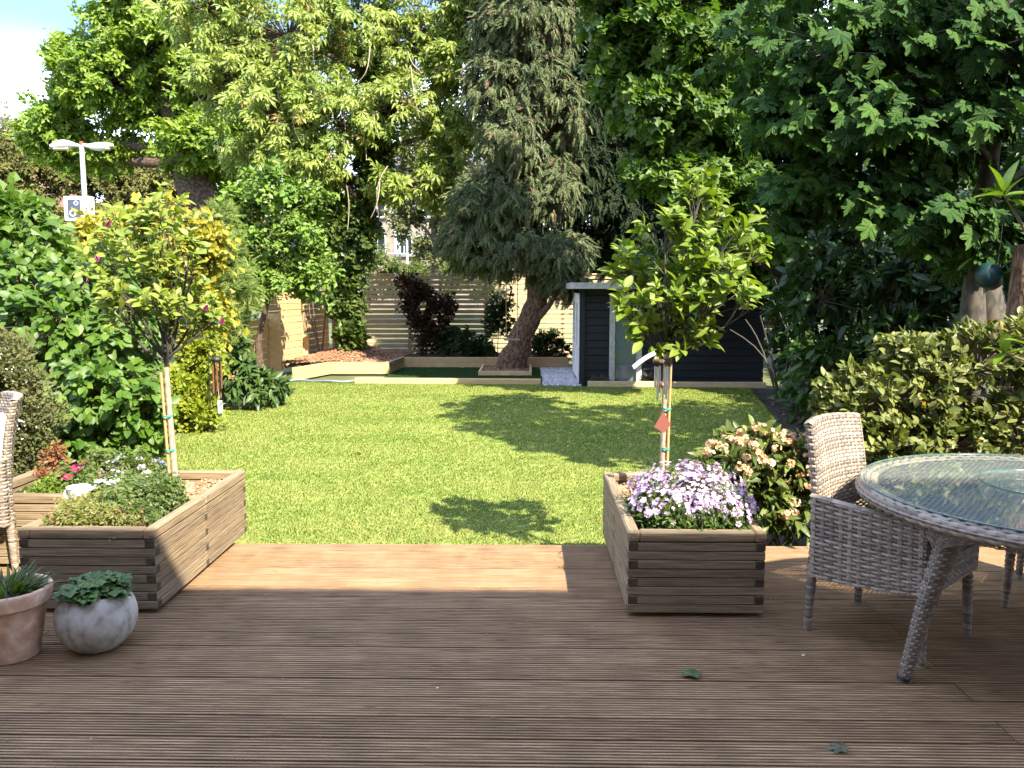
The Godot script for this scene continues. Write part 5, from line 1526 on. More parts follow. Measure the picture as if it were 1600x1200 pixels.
func make_planters() -> void:
	var bark := [Color(0.15, 0.075, 0.035), Color(0.42, 0.24, 0.13)]
	var o := planter("long timber planter with the left standard magnolia and low green plants", -2.445, -1.785, -3.83, -5.12, -4.47)
	chips("bark_mulch", o, PackedVector2Array([Vector2(-2.39, -5.06), Vector2(-1.84, -5.06), Vector2(-1.84, -4.52), Vector2(-2.39, -4.52)]), func(p): return 0.352 + 0.03 * noise.get_noise_2d(p.x * 9, p.y * 9), 1500, 0.042, bark[0], bark[1], 0.4)
	o = planter("short timber planter behind the left wicker chair with red and lime plants", -3.13, -2.45, -4.47, -5.12, 0.0)
	o = planter("timber planter holding pink flowers and the right standard magnolia", 0.485, 1.135, -3.83, -5.12, -4.47)
	chips("bark_mulch", o, PackedVector2Array([Vector2(0.54, -5.06), Vector2(1.08, -5.06), Vector2(1.08, -4.52), Vector2(0.54, -4.52)]), func(p): return 0.352 + 0.03 * noise.get_noise_2d(p.x * 9, p.y * 9), 1500, 0.042, bark[0], bark[1], 0.4)
	# mound of small pink and white flowers
	var s := {"mesh": cluster(31, 9, 0.3, 0.2, 0.6), "mat": M.leaf, "nb": 44, "nl": 8, "size": 0.09, "spread": 0.03, "droop": -0.3, "ca": Color(.06, .14, .02), "cb": Color(.16, .26, .05), "stem": 0.003, "foot": 0.8, "open_below": 0.0}
	var lobes := [[V(.70, .42, -4.12), V(.15, .12, .2)], [V(.88, .44, -4.15), V(.17, .16, .24)], [V(1.0, .41, -4.1), V(.13, .12, .2)], [V(.85, .42, -3.98), V(.22, .07, .1)], [V(.72, .44, -4.35), V(.15, .12, .12)], [V(.95, .46, -4.35), V(.15, .15, .12)]]
	var p := bush("pink_flower_mound", "dense mound of small pale pink flowers filling the right planter", "flowers", V(.81, .35, -4.15), lobes, s)
	lobes = [[V(.70, .46, -4.12), V(.17, .11, .2)], [V(.88, .48, -4.15), V(.18, .14, .24)], [V(1.02, .46, -4.1), V(.13, .11, .2)], [V(.72, .48, -4.35), V(.15, .11, .12)], [V(.93, .50, -4.35), V(.16, .13, .12)], [V(.85, .5, -4.3), V(.3, .16, .2)], [V(.92, .47, -4.05), V(.18, .09, .12)]]
	flowers_on(p, "flower", lobes, flower(5, .55, .25), 1500, 0.0135, Color(.48, .28, .49), Color(.76, .62, .74))
	# green carpet of the left planter
	s = s.duplicate()
	s.merge({"mesh": cluster(32, 11, 0.26, 0.28, 0.6), "ca": Color(.08, .16, .035), "cb": Color(.22, .31, .09), "size": 0.10, "nb": 40}, true)
	bush("ferny_plant", "blue green ferny plant spilling over the long left planter's inner corner", "plant", V(-2.02, .35, -4.2), [[V(-2.02, .40, -4.2), V(.17, .10, .2)], [V(-2.1, .40, -4.4), V(.2, .11, .13)], [V(-2.2, .39, -4.65), V(.15, .08, .12), .6]], s)
	s = s.duplicate()
	s.merge({"ca": Color(.20, .26, .05), "cb": Color(.36, .38, .13), "cc": Color(.3, .17, .08), "odd": 0.12, "size": 0.08, "nb": 60}, true)
	lobes = [[V(-2.28, .38, -4.0), V(.14, .06, .12)], [V(-2.1, .38, -3.98), V(.18, .055, .09)], [V(-2.3, .39, -4.22), V(.13, .07, .14)]]
	p = bush("yellow_green_carpet", "yellow green carpet plant with tiny white flowers along the planter's front rail", "plant", V(-2.2, .35, -4.05), lobes, s)
	flowers_on(p, "flower", lobes, flower(6, .6, .1), 45, 0.012, Color(.8, .78, .7), Color(.86, .84, .8))
	# petunias
	var petunia := flower(5, .82, .45)
	s = s.duplicate()
	s.merge({"ca": Color(.09, .17, .03), "cb": Color(.22, .32, .07), "odd": 0.0, "size": 0.10, "nb": 30}, true)
	for q in [["white and lilac petunias leaning over the planter's back left corner", V(-2.42, .36, -4.98), V(.2, .13, .12), Color(.55, .42, .75), Color(.86, .84, .88), 30, .034],
			["crimson petunias in the middle of the short planter", V(-2.62, .36, -4.75), V(.16, .12, .14), Color(.35, .01, .07), Color(.5, .03, .22), 20, .026],
			["pale pink petunias beside the white cup", V(-2.36, .37, -4.5), V(.15, .09, .14), Color(.72, .55, .62), Color(.85, .78, .8), 20, .026],
			["magenta and crimson petunias near the planter's back rail", V(-2.6, .38, -5.0), V(.16, .13, .1), Color(.45, .03, .25), Color(.6, .15, .5), 16, .028]]:
		lobes = [[q[1] + V(0, .03, 0), q[2]]]
		p = bush("petunias", q[0], "flowers", q[1], lobes, s, "petunias of the left planters")
		flowers_on(p, "flower", lobes, petunia, q[5], q[6], q[3], q[4], true, 1.12)
	s = s.duplicate()
	s.merge({"ca": Color(.30, .08, .03), "cb": Color(.42, .22, .09), "mesh": cluster(33, 9, .3, .3, .6), "nb": 26}, true)
	bush("red_foliage_plant", "orange red leaved plant at the left end of the short planter", "plant", V(-2.86, .34, -4.85), [[V(-2.86, .37, -4.85), V(.14, .07, .12), .8], [V(-2.86, .48, -4.92), V(.03, .10, .03), .2], [V(-2.72, .38, -4.9), V(.1, .06, .08), .4]], s)
	s = s.duplicate()
	s.merge({"ca": Color(.16, .30, .03), "cb": Color(.28, .42, .06), "nb": 34, "size": .07}, true)
	bush("lime_cushion_plant", "small bright lime cushion plant in front of the red foliage", "plant", V(-2.74, .34, -4.62), [[V(-2.74, .39, -4.62), V(.11, .07, .09)]], s)
	# fern behind the chair
	o = thing("fern", "small pale fern in the soil behind the short planter", "fern", V(-3.25, LAWN, -5.5))
	var fr := spray(41, 34, 0.35, 0.02)
	var T := []
	var C := []
	for k in 12:
		var a := TAU * k / 12 + rf(-.2, .2)
		var h := V(cos(a), rf(.7, 1.5), sin(a)).normalized()
		var z := h.cross(Vector3.UP).normalized()
		var z2 := rf(.38, .5)
		T.append(Transform3D(Basis(h * z2, z.cross(h) * z2, z * z2 * 0.8), o.position))
		C.append(Color(.16, .22, .06).lerp(Color(.3, .34, .12), rng.randf()))
	copies("frond", fr, M.leaf_matt, o, T, C, o.position)


# a grafted standard: bare stem, forking branches inside the head, leaves in whorls at the twig ends
func standard(label: String, at: Vector3, top: Vector3, lobes: Array, s: Dictionary) -> Node3D:
	var o := thing("magnolia_tree", label, "tree", at, 0.0, "standard magnolias in the planters")
	var b := MB.new()
	var stem := curve(Vector3.ZERO, top - at, 0.0, 0.012, 8)
	b.tube(stem, taper(s.r, s.r * .8, 8), 12, true, 0.05)
	mi("trunk", b.mesh(), M.bark_pale, o)
	b = MB.new()
	b.tube([V(s.cane, -.05, .012), (top - at) * .96 + V(s.cane * .95, 0, .012)], [0.009, 0.008], 8)
	mi("cane", b.mesh(), mat(.46, .27, .11, .6), o)
	for y in [.35, .62]:
		b = MB.new()
		b.lathe((top - at) * y + V(s.cane * .5, 0, .005), [Vector2(s.r * 1.5, -.006), Vector2(s.r * 1.55, 0), Vector2(s.r * 1.5, .006)], 12)
		mi("tie", b.mesh(), mat(.03, .30, .24, .5), o)
	var T := []
	var C := []
	var fork := top - at
	for l in lobes:
		var c: Vector3 = l[0] - at
		b = MB.new()
		var start: Vector3 = fork + V(0, rf(-.02, .06), 0)
		var limb := curve(start, c, -0.03, 0.10, 6)
		b.tube(limb, taper(s.r * .5, s.r * .22, 6), 7, false, .05)
		var n: int = int(s.twigs * (l[2] if l.size() > 2 else 1.0))
		for k in n:
			var d := rdir()
			if d.y < -.1 and rng.randf() < .65: d.y = -d.y
			var e: Vector3 = c + d * l[1] * rf(.6, 1.05)
			var from: Vector3 = limb[rng.randi_range(4, 6)]
			if rng.randf() < .4: e += V(0, rf(.03, .12), 0)
			var tw := curve(from, e, 0.0, 0.1, 3)
			b.tube(tw, taper(0.0035, 0.002, 3), 5, false)
			var out := (e - from).normalized()
			out = (out + Vector3.UP * .5).normalized()
			var side := out.cross(rdir()).normalized()
			for i in s.whorl:
				var a: float = TAU * i * 0.382 + rf(-.3, .3)
				var tilt := rf(.45, 1.25)
				var w := side * cos(a) + out.cross(side) * sin(a)
				var h := (out * cos(tilt) + w * sin(tilt) + Vector3.DOWN * .12).normalized()
				var up := (light * 1.0 + rdir() * .6 + out * .3).normalized()
				var z := h.cross(up)
				if z.length() < .05: continue
				z = z.normalized()
				var size: float = s.size * rf(.5, 1.2)
				var back: float = float(i) / s.whorl * minf((e - from).length() * .75, .2) * rf(.3, 1.0)
				T.append(Transform3D(Basis(h * size, z.cross(h) * size, z * size), e - out * back + at))
				C.append(s.ca.lerp(s.cb, clampf(rng.randf() * .8 + .2 * rng.randf(), 0, 1)))
		mi("branch", b.mesh(), M.bark_grey, o)
	set_leaves(o, T, C, s)
	return o


func bud(o: Node3D, at: Vector3, lean: Vector3) -> void:
	var b := MB.new()
	var l := 0.042
	var d := lean.normalized()
	var x := d.cross(Vector3.BACK).normalized()
	for k in 3:
		var w := x.rotated(d, TAU * k / 3)
		b.tube([at + w * .003, at + d * l * .35 + w * .009, at + d * l * .7 + w * .007, at + d * l + w * .002], [.003, .0055, .0045, .001], 7)
	mi("flower_bud", b.mesh(), M.bud, o)


func make_magnolias() -> void:
	M.bud = mat(.16, .012, .085, .5)
	var s := {"mesh": leaf_oval(0.25, 0.35, 0.22, 5), "mat": M.leaf, "size": 0.092, "ca": Color(.15, .29, .025), "cb": Color(.36, .48, .07), "singles": 300, "twigs": 12, "whorl": 8, "r": 0.017, "cane": 0.026}
	var o := standard("right standard magnolia, airy bright green head carrying the wind chime", V(0.80, .33, -4.82), V(0.81, 1.2, -4.8), [[V(0.98, 2.06, -4.80), V(0.11, 0.17, 0.14)], [V(1.22, 1.77, -4.88), V(0.16, 0.13, 0.17)], [V(0.77, 1.87, -4.70), V(0.16, 0.13, 0.17), 1.1], [V(0.6, 1.63, -4.88), V(0.14, 0.12, 0.14)], [V(0.87, 1.62, -4.80), V(0.18, 0.14, 0.2), 1.1], [V(1.13, 1.55, -4.68), V(0.15, 0.12, 0.17)], [V(1.30, 1.46, -4.80), V(0.15, 0.04, 0.07), .35], [V(0.6, 1.40, -4.72), V(0.14, 0.08, 0.13), .9], [V(0.9, 1.32, -4.88), V(0.15, 0.08, 0.16), 1.1], [V(0.95, 1.76, -4.72), V(.14, .12, .14), .9], [V(1.0, 1.45, -4.66), V(.15, .1, .14), .8], [V(.76, 1.48, -4.66), V(.14, .1, .12), .8], [V(.95, 1.25, -4.74), V(.15, .06, .12), .7], [V(.70, 1.28, -4.74), V(.12, .06, .1), .6], [V(1.36, 1.84, -4.98), V(0.08, 0.09, 0.12), .7], [V(1.08, 1.92, -4.80), V(0.13, 0.11, 0.13), .9]], s)
	bud(o, V(1.24, 1.46, -4.74) - o.position, V(.3, 1, 0))
	s = s.duplicate()
	s.merge({"size": 0.070, "ca": Color(.22, .34, .035), "cb": Color(.42, .52, .09), "twigs": 13, "whorl": 8, "r": 0.02, "cane": -0.03}, true)
	o = standard("left standard magnolia, yellow green rounded head with a few purple buds", V(-2.13, .33, -4.9), V(-2.15, 1.1, -4.88), [[V(-2.14, 1.96, -4.88), V(0.15, 0.10, 0.16)], [V(-2.43, 1.84, -4.96), V(0.16, 0.12, 0.16)], [V(-1.95, 1.75, -4.80), V(0.15, 0.13, 0.16)], [V(-2.50, 1.65, -4.88), V(0.12, 0.10, 0.13)], [V(-2.22, 1.61, -4.88), V(0.19, 0.14, 0.2)], [V(-1.97, 1.49, -4.96), V(0.16, 0.12, 0.16)], [V(-2.36, 1.43, -4.80), V(0.16, 0.10, 0.13)], [V(-2.18, 1.33, -4.96), V(0.18, 0.10, 0.18)], [V(-1.86, 1.36, -4.88), V(0.12, 0.08, 0.12)], [V(-2.15, 1.76, -4.74), V(.16, .12, .12)], [V(-2.1, 1.46, -4.72), V(.18, .1, .12)], [V(-2.3, 1.52, -4.72), V(.14, .1, .12), .8], [V(-2.3, 1.93, -4.96), V(0.11, 0.10, 0.13)]], s)
	for q in [[V(-2.42, 1.92, -4.8), V(.6, 1, 0)], [V(-2.14, 1.85, -4.75), V(.1, 1, 0)], [V(-1.87, 1.44, -4.78), V(.7, 1, 0)], [V(-2.07, 1.5, -4.7), V(.9, .5, 0)], [V(-1.78, 1.36, -4.8), V(.4, 1, 0)], [V(-2.47, 1.72, -4.78), V(-.4, 1, 0)]]: bud(o, q[0] - o.position, q[1])
	# wind chime hung from the right one
	var c := thing("wind_chime", "silver tubed wind chime with a red diamond sail on the right magnolia", "wind chime", V(0.775, 1.155, -4.72))
	var b := MB.new()
	b.lathe(Vector3.ZERO, [Vector2(0, -.012), Vector2(.055, -.012), Vector2(.058, 0), Vector2(.055, .012), Vector2(0, .012)], 18)
	mi("top_disc", b.mesh(), M.bark_dark, c)
	for k in 6:
		var a := TAU * k / 6 + .3
		var p := V(cos(a) * .04, 0, sin(a) * .04)
		b = MB.new()
		b.tube([p + V(0, -.03, 0), p + V(0, -.15 - .018 * ((k * 2) % 6), 0)], [.0068, .0068], 10)
		mi("tube", b.mesh(), M.steel, c)
		b = MB.new()
		b.tube([p + V(0, -.01, 0), p + V(0, -.035, 0)], [.0012, .0012], 4)
		mi("cord", b.mesh(), M.black, c)
	b = MB.new()
	b.lathe(V(0, -.135, 0), [Vector2(0, -.012), Vector2(.016, -.010), Vector2(.018, 0), Vector2(.016, .010), Vector2(0, .012)], 14)
	mi("clapper", b.mesh(), mat(.40, .14, .07, .45), c)
	b = MB.new()
	b.tube([V(0, -.01, 0), V(0, -.285, .03)], [.0012, .0012], 4)
	mi("cord", b.mesh(), M.black, c)
	b = MB.new()
	var pts := [V(.004, -.283, 0), V(.05, -.36, 0), V(.012, -.408, 0), V(-.046, -.375, 0)]
	for k in 4:
		var u: Vector3 = pts[k]
		var v: Vector3 = pts[(k + 1) % 4]
		var m := V(.003, -.35, 0)
		b.tri(m + V(0, 0, .033), v + V(0, 0, .033), u + V(0, 0, .033)); b.tri(m + V(0, 0, .027), u + V(0, 0, .027), v + V(0, 0, .027))
		b.quad(u + V(0, 0, .027), u + V(0, 0, .033), v + V(0, 0, .033), v + V(0, 0, .027))
	var sail := mi("sail", b.mesh(), mat(.20, .06, .042, .7), c)
	sail.position.y = 0.0
	# nursery tag
	var t := MB.new()
	for k in 4:
		var f := k / 4.0
		var g := (k + 1) / 4.0
		var e := func(q: float) -> Vector3: return V(.12 * q, .085 * q + .008 * sin(PI * q), .02 * q)
		t.quad(e.call(f) + V(.006, -.011, 0), e.call(g) + V(.006, -.011, 0), e.call(g) + V(-.006, .011, 0), e.call(f) + V(-.006, .011, 0))
		t.quad(e.call(f) + V(-.006, .011, -.001), e.call(g) + V(-.006, .011, -.001), e.call(g) + V(.006, -.011, -.001), e.call(f) + V(.006, -.011, -.001))
	tag(mi("plant_tag", t.mesh(), mat(.55, .54, .53, .4), self, Transform3D(Basis.IDENTITY, V(0.60, 1.125, -4.66))), "white plastic nursery tag hanging under the right magnolia head", "plant tag")


# ------------------------------------------------------------------ wicker
func ring_f(hw: float, hd: float, r: float) -> Callable:
	# a rounded rectangle walked round once, u 0..1 -> (x, z)
	var pts := []
	for q in [[1, 1, 0.0], [-1, 1, PI * .5], [-1, -1, PI], [1, -1, PI * 1.5]]:
		for k in 4:
			var a: float = q[2] + k / 3.0 * PI * .5
			pts.append(Vector2(q[0] * (hw - r) + cos(a) * r, q[1] * (hd - r) + sin(a) * r))
	pts.append(pts[0])
	var at := [0.0]
	for i in range(1, pts.size()): at.append(at[i - 1] + (pts[i] - pts[i - 1]).length())
	return func(u: float) -> Vector2:
		var s: float = u * at[-1]
		for i in range(1, at.size()):
			if s <= at[i] or i == at.size() - 1: return pts[i - 1].lerp(pts[i], clampf((s - at[i - 1]) / maxf(at[i] - at[i - 1], 1e-6), 0, 1))
		return pts[0]


func wicker_chair(label: String, at: Vector3, turn: float) -> Node3D:
	# faces +z, origin on the floor below the seat's centre
	var o := thing("wicker_chair", label, "chair", at, turn, "grey brown wicker chairs")
	var tones := [Color(.25, .205, .15), Color(.19, .155, .118), Color(.31, .26, .198), Color(.22, .18, .136), Color(.145, .12, .094)]
	var b := MB.new()
	var round := ring_f(.245, .022, .02)
	var back := func(u: float, v: float) -> Vector3:
		var p: Vector2 = round.call(1.0 - u)
		var y := lerpf(.27, .965, v)
		var t := maxf(0, y - .40)
		var dip := -0.012 * (p.x / .245) * (p.x / .245) * v
		return V(p.x * (1.0 - .04 * v), y + dip, -.255 + p.y - .22 * t * t - .04 * t + .05 * (p.x / .245) * (p.x / .245) * v)
	b.weave(back, 40, 42, .0034, tones, rng, true, .8)
	for k in 24:
		var u0 := -1.0 + k / 12.0
		var u1 := -1.0 + (k + 1) / 12.0
		b.col = tones[k % 5]
		var f := func(x: float, z: float) -> Vector3:
			var t := .565
			return V(x * .232, .966 - .012 * x * x, -.255 + z - .22 * t * t - .04 * t + .05 * x * x)
		b.quad(f.call(u0, .022), f.call(u1, .022), f.call(u1, 0.0) + V(0, .008, 0), f.call(u0, 0.0) + V(0, .008, 0))
		b.quad(f.call(u0, 0.0) + V(0, .008, 0), f.call(u1, 0.0) + V(0, .008, 0), f.call(u1, -.022), f.call(u0, -.022))
	mi("backrest", b.mesh(), M.wicker, o)
	for s in [-1.0, 1.0]:
		b = MB.new()
		var rr := ring_f(.024, .265, .022)
		var arm := func(u: float, v: float) -> Vector3:
			var p: Vector2 = rr.call(1.0 - u)
			var fwd := (p.y + .265) / .53
			var bottom := .265 + .05 * fwd * fwd
			var top := .64 - .035 * fwd
			return V(s * (.262 - .012 * (1.0 - v)) + p.x, lerpf(bottom, top, v), p.y + .015)
		b.weave(arm, 26, 19, .0045, tones, rng, true, .76)
		for k in 20:
			b.col = tones[(k * 3) % 5]
			var z0 := lerpf(-.25, .28, k / 20.0)
			var z1 := lerpf(-.25, .28, (k + 1) / 20.0)
			var y0 := .64 - .035 * k / 20.0
			var y1 := .64 - .035 * (k + 1) / 20.0
			var x: float = s * .262
			b.quad(V(x - .024, y0, z0), V(x - .024, y1, z1), V(x, y1 + .01, z1), V(x, y0 + .01, z0))
			b.quad(V(x, y0 + .01, z0), V(x, y1 + .01, z1), V(x + .024, y1, z1), V(x + .024, y0, z0))
		mi("arm", b.mesh(), M.wicker, o)
	b = MB.new()
	b.weave(func(u: float, v: float) -> Vector3: return V(lerpf(-.24, .24, u), .435 - .01 * sin(PI * u), lerpf(.27, -.24, v)), 24, 40, .003, tones, rng)
	b.weave(func(u: float, v: float) -> Vector3: return V(lerpf(-.24, .24, u), lerpf(.31, .435, v), .278), 22, 10, .003, tones, rng)
	mi("seat", b.mesh(), M.wicker, o)
	for q in [[-.235, -.245], [.235, -.245], [-.235, .245], [.235, .245]]:
		b = MB.new()
		var legf := func(u: float, v: float) -> Vector3:
			var r := lerpf(.017, .023, v)
			var a := -TAU * u
			return V(q[0] * (1.0 + .04 * (1.0 - v)) + cos(a) * r, v * .31, q[1] * (1.0 + .05 * (1.0 - v)) + sin(a) * r)
		b.weave(legf, 6, 26, .0014, tones, rng, false, .95)
		b.col = tones[4]
		b.tube([V(q[0] * 1.04, 0.002, q[1] * 1.05), V(q[0], .3, q[1])], [.0155, .021], 8)
		mi("leg", b.mesh(), M.wicker, o)
	return o


func make_furniture() -> void:
	# the chair by the table faces the table and the camera's right
	var turn := atan2(.67, .74)
	var ax := V(cos(turn), 0, -sin(turn))
	var fw := V(sin(turn), 0, cos(turn))
	var c := V(1.30, 0, -3.70) + ax * .245 + fw * .255
	wicker_chair("wicker armchair tucked under the glass table, lower half in shade", c, turn)
	turn = atan2(-.80, .60)
	ax = V(cos(turn), 0, -sin(turn))
	fw = V(sin(turn), 0, cos(turn))
	c = V(-2.85, 0, -4.42) - ax * .245 + fw * .255
	wicker_chair("sunlit wicker armchair cut off by the left edge, white cushion on it", c, turn)
	var o := thing("cushion", "white cushion leaning on the left wicker chair's backrest", "cushion", c, turn)
	var b := MB.new()
	var nn := 8
	for side in [1.0, -1.0]:
		for i in nn:
			for k in nn:
				var g := func(q: Vector2) -> Vector3:
					var e := (1.0 - pow(absf(q.x), 4)) * (1.0 - pow(absf(q.y), 4))
					return V(q.x * .19, .66 + q.y * .19, -.175 - .1 * (q.y * .5 + .5) + side * .05 * sqrt(maxf(e, 0)))
				var p := Vector2(-1 + 2.0 * i / nn, -1 + 2.0 * k / nn)
				var r := Vector2(-1 + 2.0 * (i + 1) / nn, -1 + 2.0 * (k + 1) / nn)
				if side > 0: b.quad(g.call(p), g.call(Vector2(r.x, p.y)), g.call(r), g.call(Vector2(p.x, r.y)))
				else: b.quad(g.call(Vector2(p.x, r.y)), g.call(r), g.call(Vector2(r.x, p.y)), g.call(p))
	mi("cover", b.mesh(), M.cloth, o)
	# another chair on the far side of the table, beyond the frame's edge but for its leg
	turn = atan2(-.55, -.83)
	wicker_chair("wicker armchair at the right edge behind the glass table, mostly cut off", V(2.62, 0, -4.1) + V(.1, 0, .05), atan2(-.6, .8))
	# table
	var tones := [Color(.25, .205, .15), Color(.19, .155, .118), Color(.31, .26, .198), Color(.22, .18, .136), Color(.145, .12, .094)]
	var at := V(2.215, 0, -3.385)
	o = thing("round_table", "round wicker dining table with a clear glass top and splayed legs", "table", at)
	var R := .775
	b = MB.new()
	var prof := [Vector2(R - .075, .722), Vector2(R - .03, .732), Vector2(R + .002, .724), Vector2(R + .016, .70), Vector2(R + .008, .675), Vector2(R - .02, .655), Vector2(R - .045, .65)]
	var band := func(u: float, v: float) -> Vector3:
		var s := v * (prof.size() - 1)
		var i := mini(int(s), prof.size() - 2)
		var p: Vector2 = prof[i].lerp(prof[i + 1], s - i)
		return V(cos(TAU * u) * p.x, p.y, sin(TAU * u) * p.x)
	b.weave(band, 150, 9, .0034, tones, rng, true, .92)
	mi("rim", b.mesh(), M.wicker, o)
	b = MB.new()
	var rows := 120
	for j in rows:
		var z := lerpf(-R + .07, R - .07, (j + .5) / rows)
		var hw := sqrt(maxf(0.0, (R - .06) * (R - .06) - z * z))
		if hw < .03: continue
		var n := int(hw * 2 / .013)
		b.col = tones[rng.randi() % 5] * 0.3
		var w := .0052
		for i in n:
			var x0 := lerpf(-hw, hw, float(i) / n)
			var x1 := lerpf(-hw, hw, (i + 1.0) / n)
			var g0 := .0028 * cos(PI * (x0 / .026 + j))
			var g1 := .0028 * cos(PI * (x1 / .026 + j))
			b.quad(V(x0, .716 + g0 - .001, z + w), V(x1, .716 + g1 - .001, z + w), V(x1, .716 + g1 + .001, z), V(x0, .716 + g0 + .001, z))
			b.quad(V(x0, .716 + g0 + .001, z), V(x1, .716 + g1 + .001, z), V(x1, .716 + g1 - .001, z - w), V(x0, .716 + g0 - .001, z - w))
	var face := mi("woven_top", b.mesh(), M.wicker, o)
	face.rotation.y = 0.5
	for k in 4:
		# foot out, knee under the rim
		var a := PI + 0.26 - k * PI * .5
		var d := V(cos(a), 0, -sin(a))
		var sd := d.cross(Vector3.UP)
		b = MB.new()
		var legf := func(u: float, v: float) -> Vector3:
			var r := lerpf(.030, .062, pow(v, 1.6))
			var t := -TAU * u
			var m := d * (lerpf(.715, .50, v) + .02 * sin(PI * v)) + V(0, v * .665, 0)
			return m + d * cos(t) * r + sd * sin(t) * r * 0.8
		b.weave(legf, 16, 52, .0026, tones, rng, true, .86)
		b.col = tones[4]
		b.tube([d * .715 + V(0, .004, 0), d * .63 + V(0, .33, 0), d * .50 + V(0, .665, 0)], [.018, .026, .040], 10)
		mi("leg", b.mesh(), M.wicker, o)
		b = MB.new()
		b.tube([d * .722 + V(0, .0, 0), d * .718 + V(0, .018, 0)], [.024, .03], 10)
		mi("foot", b.mesh(), M.black, o)
	# wicker skirt rising to the rim between the legs
	b = MB.new()
	var skirt := func(u: float, v: float) -> Vector3:
		var q := fposmod(u * 4.0 + .26 / (PI * .5), 1.0)
		var low := lerpf(.50, .645, pow(sin(PI * q), .5))
		return V(cos(TAU * u) * .60, lerpf(low, .66, v), sin(TAU * u) * .60)
	b.weave(skirt, 110, 10, .003, tones, rng)
	mi("skirt", b.mesh(), M.wicker, o)
	b = MB.new()
	b.lathe(Vector3.ZERO, [Vector2(0, .742), Vector2(R - .006, .742), Vector2(R - .003, .740)], 96)
	mi("glass_top", b.mesh(), M.glass, o)
	b = MB.new()
	b.lathe(Vector3.ZERO, [Vector2(R - .003, .735), Vector2(R - .001, .738), Vector2(R - .003, .7405)], 96)
	mi("glass_edge", b.mesh(), M.glass_edge, o)
	o = thing("lazy_susan", "small round clear glass turntable in the middle of the glass table", "turntable", at + V(-.02, .742, .0))
	b = MB.new()
	b.lathe(Vector3.ZERO, [Vector2(0, .028), Vector2(.285, .028), Vector2(.29, .026)], 64)
	mi("glass_disc", b.mesh(), M.glass, o)
	b = MB.new()
	b.lathe(Vector3.ZERO, [Vector2(.29, .020), Vector2(.2925, .0235), Vector2(.29, .0265)], 64)
	mi("glass_edge", b.mesh(), M.glass_edge, o)
	b = MB.new()
	b.lathe(Vector3.ZERO, [Vector2(0, 0), Vector2(.06, 0), Vector2(.06, .019), Vector2(0, .019)], 24)
	mi("bearing", b.mesh(), M.steel, o)


